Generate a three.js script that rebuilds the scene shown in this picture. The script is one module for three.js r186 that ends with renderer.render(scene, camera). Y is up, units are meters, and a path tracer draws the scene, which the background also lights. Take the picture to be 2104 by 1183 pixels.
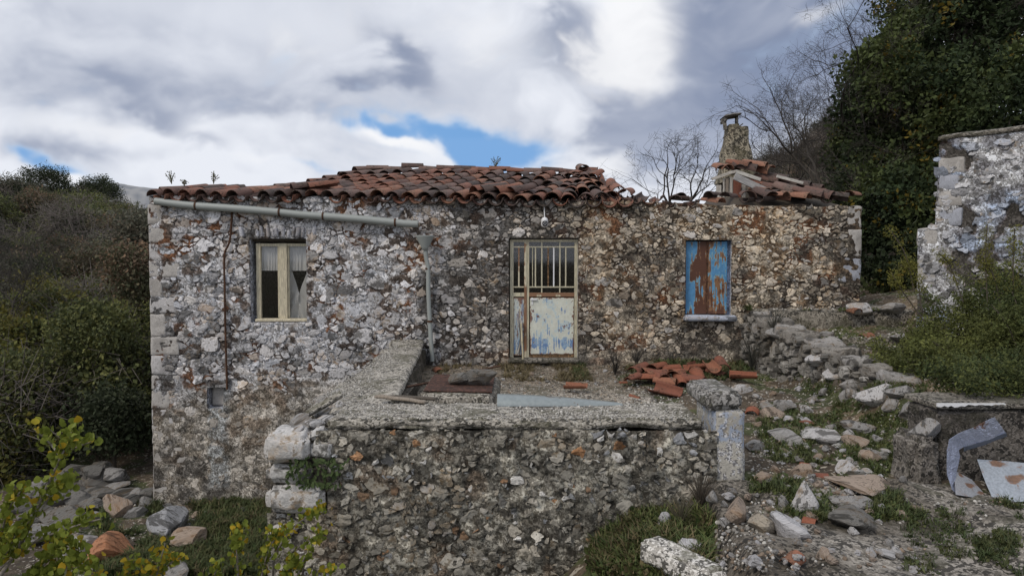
import * as THREE from 'three';
import { mergeGeometries } from 'three/addons/utils/BufferGeometryUtils.js';
import { RoundedBoxGeometry } from 'three/addons/geometries/RoundedBoxGeometry.js';

// ------------------------------------------------------------------ camera, sun, exposure
const scene = new THREE.Scene();
const CAM = { y: 1.65, z: 12.3, f: 1450, pitch: Math.atan(54 / 1450) };
const camera = new THREE.PerspectiveCamera(2 * Math.atan(591.5 / CAM.f) * 180 / Math.PI, 1024 / 575, 0.1, 9000);
camera.position.set(0, CAM.y, CAM.z);
camera.rotation.x = -CAM.pitch;
const renderer = new THREE.WebGLRenderer({ antialias: true });
renderer.setSize(1024, 575);
renderer.toneMapping = THREE.LinearToneMapping;
renderer.toneMappingExposure = 1.0;
renderer.shadowMap.enabled = true;
const sun = new THREE.DirectionalLight(0xfff3e2, 1.5);
sun.position.set(-24, 34, 24);
sun.castShadow = true; sun.shadow.radius = 30; sun.shadow.mapSize.set(2048, 2048);
Object.assign(sun.shadow.camera, { left: -20, right: 20, top: 20, bottom: -20, near: 1, far: 120 });
scene.add(sun); scene.add(sun.target);

// ------------------------------------------------------------------ numbers and noise
const rng = (a) => () => { a |= 0; a = a + 0x6D2B79F5 | 0; let t = Math.imul(a ^ a >>> 15, 1 | a); t = t + Math.imul(t ^ t >>> 7, 61 | t) ^ t; return ((t ^ t >>> 14) >>> 0) / 4294967296; };
const clamp = (x, a = 0, b = 1) => Math.min(b, Math.max(a, x));
const lerp = (a, b, t) => a + (b - a) * t;
const sm = (a, b, x) => { const t = clamp((x - a) / (b - a)); return t * t * (3 - 2 * t); };
const mix3 = (a, b, t) => [lerp(a[0], b[0], t), lerp(a[1], b[1], t), lerp(a[2], b[2], t)];
const mul3 = (a, k) => [a[0] * k, a[1] * k, a[2] * k];
const hash = (x, y, z) => { let h = Math.imul(x, 374761393) + Math.imul(y, 668265263) + Math.imul(z, 1274126177) | 0; h = Math.imul(h ^ h >>> 13, 1274126177); h ^= h >>> 16; return (h >>> 0) / 4294967296; };
function n3(x, y, z = 0) {
  const xi = Math.floor(x), yi = Math.floor(y), zi = Math.floor(z); let u = x - xi, v = y - yi, w = z - zi;
  u = u * u * (3 - 2 * u); v = v * v * (3 - 2 * v); w = w * w * (3 - 2 * w);
  const a = lerp(lerp(hash(xi, yi, zi), hash(xi + 1, yi, zi), u), lerp(hash(xi, yi + 1, zi), hash(xi + 1, yi + 1, zi), u), v);
  const b = lerp(lerp(hash(xi, yi, zi + 1), hash(xi + 1, yi, zi + 1), u), lerp(hash(xi, yi + 1, zi + 1), hash(xi + 1, yi + 1, zi + 1), u), v);
  return lerp(a, b, w);
}
const fb = (x, y, z = 0, o = 4) => { let s = 0, a = 0.5, t = 0; for (let i = 0; i < o; i++) { s += a * n3(x, y, z + i * 7.3); t += a; a *= 0.5; x *= 2.03; y *= 2.03; z *= 2.03; } return s / t; };
// noise that repeats every p cells, for textures that tile
function pn(x, y, p, s) {
  const xi = Math.floor(x), yi = Math.floor(y); let u = x - xi, v = y - yi; u = u * u * (3 - 2 * u); v = v * v * (3 - 2 * v);
  const m = (k) => ((k % p) + p) % p, x0 = m(xi), x1 = m(xi + 1), y0 = m(yi), y1 = m(yi + 1);
  return lerp(lerp(hash(x0, y0, s), hash(x1, y0, s), u), lerp(hash(x0, y1, s), hash(x1, y1, s), u), v);
}
const pf = (u, v, p, s, o = 5) => { let r = 0, a = 0.5, t = 0; for (let i = 0; i < o; i++) { r += a * pn(u * p, v * p, p, s + i); t += a; a *= 0.55; p *= 2; } return r / t; };

// pixel of the photograph -> point: on a plane z = c, or along the ray
function ray(px, py) {
  const x = (px - 1052) / CAM.f, y = (591.5 - py) / CAM.f, c = Math.cos(CAM.pitch), s = Math.sin(CAM.pitch);
  return [x, y * c - s, -c - y * s];
}
function P(px, py, z = 0) { const r = ray(px, py), t = (z - CAM.z) / r[2]; return new THREE.Vector3(r[0] * t, CAM.y + r[1] * t, z); }
function onGround(px, py) {
  const r = ray(px, py);
  for (let t = 2; t < 60; t += 0.02) { const x = r[0] * t, y = CAM.y + r[1] * t, z = CAM.z + r[2] * t; if (y < surfaceY(x, z)) return new THREE.Vector3(x, surfaceY(x, z), z); }
  return P(px, py, -20);
}
const px2m = (z) => (CAM.z - z) / CAM.f;      // metres per photograph pixel at depth z

// ------------------------------------------------------------------ the sky: clouds and air by direction
{
  const w = 3072, h = 1536, d = new Float32Array(w * h * 4);
  const ang = (px, py) => { const r = ray(px, py); return [Math.atan2(r[0], -r[2]), Math.atan2(r[1], Math.hypot(r[0], r[2]))]; };
  const blob = (px, py, sx, sy, k, rot = 0) => ({ c: ang(px, py), sx: sx / 1450, sy: sy / 1450, k, cr: Math.cos(rot), sr: Math.sin(rot) });
  // banks and scraps of dark cloud, bright thin cloud, and the gaps of clear air between them
  const darks = [blob(1580, 80, 230, 170, 1.05, 0.5), blob(1450, 190, 140, 100, 0.95, 0.6), blob(1290, 262, 90, 52, 0.62), blob(850, 138, 74, 30, 0.9, -0.62), blob(1205, 85, 74, 48, 0.92, -0.75), blob(765, 188, 70, 18, 0.62, 0.1), blob(1700, 130, 130, 110, 0.5),
    blob(60, 150, 360, 40, 0.36, -0.12), blob(200, 40, 430, 34, 0.34, -0.1), blob(420, 300, 120, 22, 0.55, -0.75), blob(270, 305, 120, 24, 0.45), blob(1330, 325, 120, 34, 0.5), blob(480, 190, 380, 22, 0.34, -0.12), blob(40, 295, 90, 18, 0.45), blob(1110, 285, 80, 22, 0.4), blob(640, 255, 200, 16, 0.28)];
  const brights = [blob(1310, 60, 110, 130, 0.8), blob(1330, 130, 60, 60, 0.5), blob(640, 70, 330, 90, 0.35), blob(860, 305, 70, 20, 0.9, -0.3), blob(300, 262, 260, 22, 0.4), blob(90, 352, 70, 10, 0.8), blob(500, 345, 80, 16, 0.6), blob(1270, 350, 60, 18, 0.6), blob(1660, 20, 100, 22, 0.45), blob(1000, 60, 90, 60, 0.4)];
  const blues = [blob(1000, 296, 160, 36, 0.75), blob(860, 272, 140, 20, 0.6, -0.05), blob(960, 335, 120, 22, 0.55), blob(110, 330, 80, 16, 0.85, -0.3), blob(620, 358, 120, 12, 0.55), blob(1285, 340, 70, 14, 0.42), blob(1110, 312, 90, 34, 0.4)];
  const sum = (list, az, el) => { let s = 0; for (const b of list) { const x = az - b.c[0], y = el - b.c[1]; const u = (x * b.cr + y * b.sr) / b.sx, v = (y * b.cr - x * b.sr) / b.sy, q = u * u + v * v; if (q < 9) s += b.k * Math.exp(-q * 0.8); } return s; };
  // noise over the sphere, each octave turned so that no grid shows
  const cloud = (x, y, z, f, o, s) => { let r = 0, a = 0.5, t = 0; x *= f; y *= f * 1.55; z *= f; for (let i = 0; i < o; i++) { r += a * n3(x + s, y + s * 1.7, z - s); t += a; a *= 0.56; const X = (0.8 * x - 0.6 * z) * 2.05, Z = (0.6 * x + 0.8 * z) * 2.05, Y = y * 2.05; x = X * 0.936 - Y * 0.352; y = X * 0.352 + Y * 0.936; z = Z; s += 11.3; } return r / t; };
  for (let j = 0; j < h; j++) {
    const el = ((j + 0.5) / h - 0.5) * Math.PI;
    for (let i = 0; i < w; i++) {
      const th = ((i + 0.5) / w - 0.5) * 2 * Math.PI, k = (j * w + i) * 4;
      if (el <= -0.02) { d[k] = 0.30; d[k + 1] = 0.31; d[k + 2] = 0.33; d[k + 3] = 1; continue; }
      const x = Math.cos(el) * Math.cos(th), y = Math.sin(el), z = Math.cos(el) * Math.sin(th);
      const w1 = cloud(x, y, z, 3, 4, 3), w2 = cloud(x, y, z, 3, 4, 23), wx = (w1 - 0.5) * 0.35, wy = (w2 - 0.5) * 0.35;
      const big = cloud(x + wx, y + wy, z - wx, 2.2, 4, 40), mid = cloud(x + wx, y + wy, z + wx, 8, 6, 60), fine = cloud(x + wx * 0.6, y + wy * 0.6, z, 24, 5, 80);
      const az = Math.atan2(x, -z) + (w1 - 0.5) * 0.10 + (mid - 0.5) * 0.10 + (fine - 0.5) * 0.03, ee = el + (w2 - 0.5) * 0.05 + (cloud(x, y, z, 9, 5, 120) - 0.5) * 0.07 + (fine - 0.5) * 0.02;
      const dk = sum(darks, az, ee), br = sum(brights, az, ee), bl = sum(blues, az, ee);
      const tex_ = (mid - 0.5) * 1.5 + (fine - 0.5) * 0.7;
      const base = sm(0.36, 0.68, big + (mid - 0.5) * 0.4) * 0.30 + 0.04, v0 = base + sm(0.02, 1.15, dk + tex_ * (0.16 + 0.42 * Math.min(dk, 1))) * 0.78 - br * 0.4 + tex_ * (0.2 + 0.22 * Math.min(dk, 1)), dens = v0 > 0.7 ? 0.7 + 0.3 * Math.tanh((v0 - 0.7) / 0.5) : Math.max(0, v0);
      let c = mix3([0.82, 0.85, 0.92], [0.19, 0.24, 0.37], dens);
      c = mix3(c, [0.98, 0.98, 0.99], 0.75 * sm(0.25, 0.9, br + tex_ * 0.6));
      const gap = sm(0.05, 1.35, bl + tex_ * 0.95 + (big - 0.5) * 0.3 - br * 0.55) * sm(-0.02, 0.02, el);
      c = mix3(c, mix3([0.50, 0.64, 0.84], [0.17, 0.38, 0.72], sm(0.15, 0.8, gap)), sm(0, 0.6, gap) * 0.95);
      { const m = (c[0] + c[1] + c[2]) / 3, need = 0.455 * sm(0.235, 0.165, el); if (m < need) c = c.map((q) => q + need - m); }
      d[k] = c[0]; d[k + 1] = c[1]; d[k + 2] = c[2]; d[k + 3] = 1;
    }
  }
  const t = new THREE.DataTexture(d, w, h, THREE.RGBAFormat, THREE.FloatType);
  t.mapping = THREE.EquirectangularReflectionMapping; t.magFilter = t.minFilter = THREE.LinearFilter; t.needsUpdate = true;
  scene.background = t; scene.environment = t;
}

// ------------------------------------------------------------------ names, labels, groups
const used = new Map();
function numbered(n) { const k = used.get(n) ?? 0; used.set(n, k + 1); return k ? `${n}_${String(k).padStart(3, '0')}` : n; }
function shade(o) { o.castShadow = o.receiveShadow = true; return o; }
function tag(o, label, category, group) { o.userData = { ...o.userData, label, category }; if (group) o.userData.group = group; return o; }
function thing(name, label, category, group) { const o = new THREE.Group(); o.name = numbered(name); scene.add(o); return tag(o, label, category, group); }
function part(parent, name, geo, mat, label) { const m = shade(new THREE.Mesh(geo, mat)); m.name = name; if (label) m.userData.label = label; parent.add(m); return m; }
function solo(name, geo, mat, label, category, group) { const m = shade(new THREE.Mesh(geo, mat)); m.name = numbered(name); scene.add(m); return tag(m, label, category, group); }
function struct(name, geo, mat) { const m = shade(new THREE.Mesh(geo, mat)); m.name = name; m.userData = { kind: 'structure' }; scene.add(m); return m; }
function rebase(g, x, y, z) { const p = new THREE.Vector3(x, y, z); g.position.copy(p); for (const c of g.children) c.position.sub(p); return g; }

// ------------------------------------------------------------------ textures
function tex(n, m, f, srgb = true) {
  const d = new Uint8Array(n * m * 4);
  for (let j = 0; j < m; j++) for (let i = 0; i < n; i++) {
    const c = f((i + 0.5) / n, (j + 0.5) / m), k = (j * n + i) * 4;
    for (let q = 0; q < 3; q++) { let v = clamp(c[q]); if (srgb) v = v < 0.0031308 ? v * 12.92 : 1.055 * Math.pow(v, 1 / 2.4) - 0.055; d[k + q] = v * 255 + 0.5; }
    d[k + 3] = 255;
  }
  const t = new THREE.DataTexture(d, n, m); t.wrapS = t.wrapT = THREE.RepeatWrapping; t.magFilter = THREE.LinearFilter; t.minFilter = THREE.LinearMipmapLinearFilter; t.generateMipmaps = true;
  if (srgb) t.colorSpace = THREE.SRGBColorSpace; t.needsUpdate = true; return t;
}
const sized = (t, m) => { const c = t.clone(); c.repeat.set(1 / m, 1 / m); c.needsUpdate = true; return c; };
// weathered limestone: pale body, dark lichen blotches, ochre smears, pits (a 3 m tile)
const T_stone = sized(tex(2048, 2048, (u, v) => {
  const a = pf(u, v, 6, 11, 6), b = pf(u + a * 0.05, v, 24, 31, 5), c = pf(u, v, 90, 57, 4), o = pf(u, v, 9, 77, 4), s = pf(u, v, 260, 91, 2);
  let k = [1.0, 0.99, 0.98]; k = mul3(k, 0.78 + 0.6 * (c - 0.35));
  k = mix3(k, [0.20, 0.195, 0.185], 0.9 * sm(0.545, 0.63, b * 0.62 + a * 0.38));
  k = mix3(k, [0.16, 0.155, 0.14], 0.75 * sm(0.60, 0.70, c));
  k = mix3(k, [0.60, 0.44, 0.27], 0.55 * sm(0.55, 0.72, o * 0.7 + c * 0.3));
  return mul3(k, 0.78 + 0.44 * s);
}), 3);
const T_pale = sized(tex(1024, 1024, (u, v) => { const a = pf(u, v, 7, 1211, 5), g = pf(u, v, 40, 1231, 4), s = pf(u, v, 160, 1251, 2); let k = mul3([1, 0.985, 0.965], 0.72 + 0.5 * (g - 0.3)); k = mix3(k, [0.36, 0.345, 0.33], 0.7 * sm(0.56, 0.66, g * 0.55 + s * 0.45)); k = mix3(k, [0.5, 0.48, 0.46], 0.55 * sm(0.52, 0.66, a)); return mul3(k, 0.85 + 0.3 * s); }), 1.3);
const B_rough = sized(tex(1024, 1024, (u, v) => { const k = pf(u, v, 24, 5, 6) * 0.7 + pf(u, v, 150, 15, 2) * 0.3; return [k, k, k]; }, false), 1.5);
// mortar and render: gritty, with small pale chips of stone in it (a 2 m tile)
const T_mortar = sized(tex(2048, 2048, (u, v) => {
  const a = pf(u, v, 8, 111, 5), g = pf(u, v, 60, 131, 4), s = pf(u, v, 240, 151, 2), w = pf(u, v, 40, 171, 3);
  const c = pf(u, v, 120, 181, 3); let k = mul3([1, 1, 1], 0.66 + 1.3 * (g - 0.42) + 0.9 * (s - 0.5));
  k = mix3(k, [1.7, 1.75, 1.8], 0.85 * sm(0.59, 0.64, Math.max(w, c * 0.99))); k = mix3(k, [0.22, 0.205, 0.18], 0.85 * sm(0.56, 0.63, g * 0.75 + a * 0.25)); k = mix3(k, [0.2, 0.19, 0.17], 0.7 * sm(0.62, 0.68, pf(u, v, 90, 191, 3)));
  return mul3(k, 0.55);
}), 2);
const T_conc = sized(tex(2048, 2048, (u, v) => {   // old lime concrete with pale aggregate and dark lichen between (2 m)
  const a = pf(u, v, 6, 211, 5), g = pf(u, v, 44, 231, 5), w = pf(u, v, 64, 251, 3), w2 = pf(u, v, 110, 261, 2), s = pf(u, v, 240, 271, 2);
  let k = mul3([0.44, 0.42, 0.385], 0.5 + 0.95 * g * (0.6 + 0.8 * s));
  k = mix3(k, [0.065, 0.063, 0.057], 0.92 * sm(0.455, 0.53, g * 0.72 + a * 0.28));
  k = mix3(k, [0.74, 0.72, 0.68], 0.85 * sm(0.60, 0.66, Math.max(w, w2 * 0.99)));
  const m = pf(u, v, 9, 291, 6); return mix3(k, mul3([0.12, 0.118, 0.075], 0.4 + 1.2 * g), 0.6 * sm(0.59, 0.66, m));
}), 2);
const T_soil = sized(tex(2048, 2048, (u, v) => {   // earth, leaf litter, moss and grit (5 m)
  const a = pf(u, v, 7, 311, 6), g = pf(u, v, 60, 331, 4), m = pf(u, v, 12, 351, 5), s = pf(u, v, 400, 361, 2), w = pf(u, v, 130, 371, 2);
  let k = mix3([0.055, 0.045, 0.034], [0.115, 0.095, 0.072], sm(0.35, 0.65, a));
  k = mix3(k, [0.045, 0.062, 0.022], 0.85 * sm(0.50, 0.60, m)); k = mul3(k, 0.35 + 1.3 * g * (0.5 + s)); k = mix3(k, [0.34, 0.33, 0.31], 0.85 * sm(0.68, 0.74, w));
  return k;
}), 5);
const T_clay = sized(tex(1024, 1024, (u, v) => {   // fired clay with lichen crust (1 m)
  const a = pf(u, v, 5, 411, 5), g = pf(u, v, 40, 431, 4), s = pf(u, v, 200, 441, 2);
  let k = mul3([1, 1, 1], 0.62 + 0.6 * g); k = mix3(k, [0.66, 0.78, 0.78], 0.75 * sm(0.52, 0.64, a)); k = mix3(k, [0.16, 0.18, 0.17], 0.85 * sm(0.57, 0.66, g * 0.6 + a * 0.4));
  return mul3(k, 0.75 + 0.4 * s);
}), 1);
const T_wood = sized(tex(512, 1024, (u, v) => { const g = pn(u * 64, v * 6, 64, 5) * 0.6 + pn(u * 128, v * 16, 128, 9) * 0.4; return mul3([1, 0.97, 0.92], 0.4 + 0.75 * g); }), 0.5);
const T_metal = sized(tex(1024, 1024, (u, v) => {
  const a = pf(u, v, 4, 511, 6), g = pf(u, v, 40, 531, 4); let k = mul3([1, 1, 1], 0.75 + 0.35 * g); k = mix3(k, [0.42, 0.22, 0.12], sm(0.58, 0.66, a * 0.75 + g * 0.25)); return k;
}), 1);

// ------------------------------------------------------------------ materials
const std = (color, o = {}) => new THREE.MeshStandardMaterial({ color: new THREE.Color().setRGB(...color), roughness: 0.92, metalness: 0, ...o });
const M = {
  stone: std([1, 1, 1], { vertexColors: true, map: T_stone, flatShading: true, bumpMap: B_rough, bumpScale: 0.008 }),
  mortar: std([1, 1, 1], { vertexColors: true, map: T_mortar, bumpMap: B_rough, bumpScale: 0.012, roughness: 0.97 }),
  block: std([0.56, 0.545, 0.53], { map: T_pale, bumpMap: B_rough, bumpScale: 0.012 }),
  blockBlue: std([0.47, 0.50, 0.58], { map: T_pale, bumpMap: B_rough, bumpScale: 0.01 }),
  rock: std([0.31, 0.305, 0.30], { map: T_stone, flatShading: true, bumpMap: B_rough, bumpScale: 0.01 }),
  rockPale: std([0.50, 0.495, 0.50], { map: T_stone, flatShading: true, bumpMap: B_rough, bumpScale: 0.01 }),
  rockWarm: std([0.36, 0.29, 0.235], { map: T_stone, flatShading: true, bumpMap: B_rough, bumpScale: 0.01 }),
  rockDark: std([0.17, 0.165, 0.155], { map: T_stone, flatShading: true, bumpMap: B_rough, bumpScale: 0.012 }),
  rockRust: std([0.40, 0.19, 0.10], { map: T_stone, flatShading: true, bumpMap: B_rough, bumpScale: 0.01 }),
  conc: std([0.66, 0.64, 0.60], { map: T_conc, bumpMap: B_rough, bumpScale: 0.015 }),
  concDark: std([0.40, 0.38, 0.35], { map: T_conc, bumpMap: B_rough, bumpScale: 0.015 }),
  soil: std([1, 1, 1], { map: T_soil, vertexColors: true, bumpMap: B_rough, bumpScale: 0.03, roughness: 1 }),
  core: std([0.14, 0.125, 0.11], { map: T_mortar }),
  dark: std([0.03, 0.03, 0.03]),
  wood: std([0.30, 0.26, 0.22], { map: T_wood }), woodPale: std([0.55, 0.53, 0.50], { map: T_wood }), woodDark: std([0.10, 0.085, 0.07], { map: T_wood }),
  zinc: std([0.40, 0.43, 0.42], { map: T_metal, roughness: 0.55, metalness: 0.25 }),
  pipe: std([0.30, 0.325, 0.315], { roughness: 0.5, bumpMap: B_rough, bumpScale: 0.002 }),
  rust: std([0.16, 0.075, 0.04], { map: T_mortar, roughness: 0.95 }),
  cream: std([0.62, 0.57, 0.42], { roughness: 0.6, map: T_wood }),
  glass: new THREE.MeshPhysicalMaterial({ color: 0xffffff, transmission: 1, thickness: 0, roughness: 0.04, ior: 1.5 }),
  curtain: new THREE.MeshPhysicalMaterial({ color: new THREE.Color().setRGB(0.58, 0.585, 0.57), transmission: 0.3, thickness: 0, roughness: 0.95 }),
  white: std([0.75, 0.76, 0.78], { roughness: 0.4 }), black: std([0.015, 0.015, 0.018], { roughness: 0.25 }),
  bark: std([0.105, 0.09, 0.075], { map: T_wood }), barkPale: std([0.26, 0.24, 0.215], { map: T_wood }), barkDark: std([0.05, 0.043, 0.037], { map: T_wood }),
};
const clayTints = [[0.30, 0.115, 0.07], [0.25, 0.10, 0.068], [0.21, 0.088, 0.065], [0.33, 0.145, 0.085], [0.17, 0.085, 0.066], [0.36, 0.12, 0.06], [0.26, 0.135, 0.10]];
M.clay = clayTints.map((c, i) => std(mul3(mix3(c, [0.15, 0.112, 0.10], [0.35, 0.6, 0.7, 0.3, 0.85, 0.4, 0.7][i]), [0.98, 0.78, 0.62, 1.05, 0.6, 0.8, 1.0][i]), { map: T_clay, bumpMap: B_rough, bumpScale: 0.004, roughness: 0.88 }));
const clayBright = [[0.27, 0.092, 0.05], [0.22, 0.08, 0.05], [0.29, 0.12, 0.07]].map((c) => std(c, { map: T_clay, roughness: 0.85, bumpMap: B_rough, bumpScale: 0.003 }));
const leafMat = (c) => new THREE.MeshPhysicalMaterial({ color: new THREE.Color().setRGB(...c), transmission: 0.3, thickness: 0, roughness: 0.85, specularIntensity: 0.3 });
M.leaf = leafMat([1, 1, 1]);
M.solidLeaf = std([1, 1, 1], { roughness: 0.75 });

// ------------------------------------------------------------------ geometry helpers
function geo(pos, idx, uv, col) {
  const g = new THREE.BufferGeometry(); g.setAttribute('position', new THREE.Float32BufferAttribute(pos, 3));
  g.setAttribute('uv', new THREE.Float32BufferAttribute(uv ?? new Float32Array(pos.length / 3 * 2), 2));
  if (col) g.setAttribute('color', new THREE.Float32BufferAttribute(col, 3));
  g.setIndex(idx); g.computeVertexNormals(); return g;
}
function boxUV(g, k = 0) { const p = g.attributes.position, n = g.attributes.normal, u = g.attributes.uv; for (let i = 0; i < p.count; i++) { const x = p.getX(i), y = p.getY(i), z = p.getZ(i), a = Math.abs(n.getX(i)), b = Math.abs(n.getY(i)), c = Math.abs(n.getZ(i)); if (b > a && b > c) u.setXY(i, x + k, z); else if (a > c) u.setXY(i, z + k, y + k * 0.7); else u.setXY(i, x + k, y + k * 0.7); } return g; }
// a block whose faces and edges are uneven; noise by place, so seams stay closed
function roughBox(w, h, d, amp, seed, cell = 0.06, round = 0.02) {
  const s = (q) => clamp(Math.round(q / cell), 2, 60), g = new THREE.BoxGeometry(w, h, d, s(w), s(h), s(d)); boxUV(g, seed * 0.37);
  const p = g.attributes.position, v = new THREE.Vector3();
  for (let i = 0; i < p.count; i++) {
    v.fromBufferAttribute(p, i);
    const ex = w / 2 - Math.abs(v.x), ey = h / 2 - Math.abs(v.y), ez = d / 2 - Math.abs(v.z), near = [ex, ey, ez].sort((a, b) => a - b);
    const e = near[1] < round ? (round - near[1]) : 0; const q = 1 - 0;
    v.x -= Math.sign(v.x) * (ex < round ? e * 0.8 : 0) * q; v.y -= Math.sign(v.y) * (ey < round ? e * 0.8 : 0) * q; v.z -= Math.sign(v.z) * (ez < round ? e * 0.8 : 0) * q;
    const a = seed * 3.1;
    v.x += amp * (fb(v.x * 4 + a, v.y * 4, v.z * 4, 3) - 0.5) * 2; v.y += amp * (fb(v.x * 4 + a + 31, v.y * 4, v.z * 4, 3) - 0.5) * 2; v.z += amp * (fb(v.x * 4 + a + 67, v.y * 4, v.z * 4, 3) - 0.5) * 2;
    p.setXYZ(i, v.x, v.y, v.z);
  }
  g.computeVertexNormals(); return g;
}
function rockGeo(seed, detail = 2, cuts = 9, sx = 1, sy = 0.75, sz = 0.9) {   // an angular broken stone about 1 across
  const R = rng(seed * 7919 + 3), g0 = new THREE.IcosahedronGeometry(0.5, detail), p = g0.attributes.position, v = new THREE.Vector3(), pl = [];
  for (let i = 0; i < cuts + 5; i++) pl.push([new THREE.Vector3(R() - 0.5, R() - 0.5, R() - 0.5).normalize(), 0.24 + 0.17 * R()]);
  const uv = [];
  for (let i = 0; i < p.count; i++) {
    v.fromBufferAttribute(p, i); v.multiplyScalar(0.9 + 0.25 * fb(v.x * 3 + seed, v.y * 3, v.z * 3, 3));
    for (const [n, d] of pl) { const k = v.dot(n) - d; if (k > 0) v.addScaledVector(n, -k * 0.96); }
    v.multiplyScalar(0.94 + 0.16 * fb(v.x * 9 + seed, v.y * 9, v.z * 9, 3));
    p.setXYZ(i, v.x * sx, v.y * sy, v.z * sz); uv.push(v.x + v.z * 0.6 + seed * 0.31, v.y + v.z * 0.5 + seed * 0.17);
  }
  g0.setAttribute('uv', new THREE.Float32BufferAttribute(uv, 2)); g0.computeVertexNormals(); return g0;
}
function tube(pts, r, seg = 6, sides = 8) {
  const c = new THREE.CatmullRomCurve3(pts.map((q) => q.isVector3 ? q : new THREE.Vector3(...q)), false, 'centripetal');
  return new THREE.TubeGeometry(c, seg, r, sides, false);
}
function bar(a, b, w, d) { const L = a.distanceTo(b), g = boxUV(new THREE.BoxGeometry(w, L, d)); g.applyQuaternion(new THREE.Quaternion().setFromUnitVectors(new THREE.Vector3(0, 1, 0), b.clone().sub(a).normalize())); return g.translate((a.x + b.x) / 2, (a.y + b.y) / 2, (a.z + b.z) / 2); }
const box = (x0, x1, y0, y1, z0, z1) => boxUV(new THREE.BoxGeometry(x1 - x0, y1 - y0, z1 - z0).translate((x0 + x1) / 2, (y0 + y1) / 2, (z0 + z1) / 2));

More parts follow.
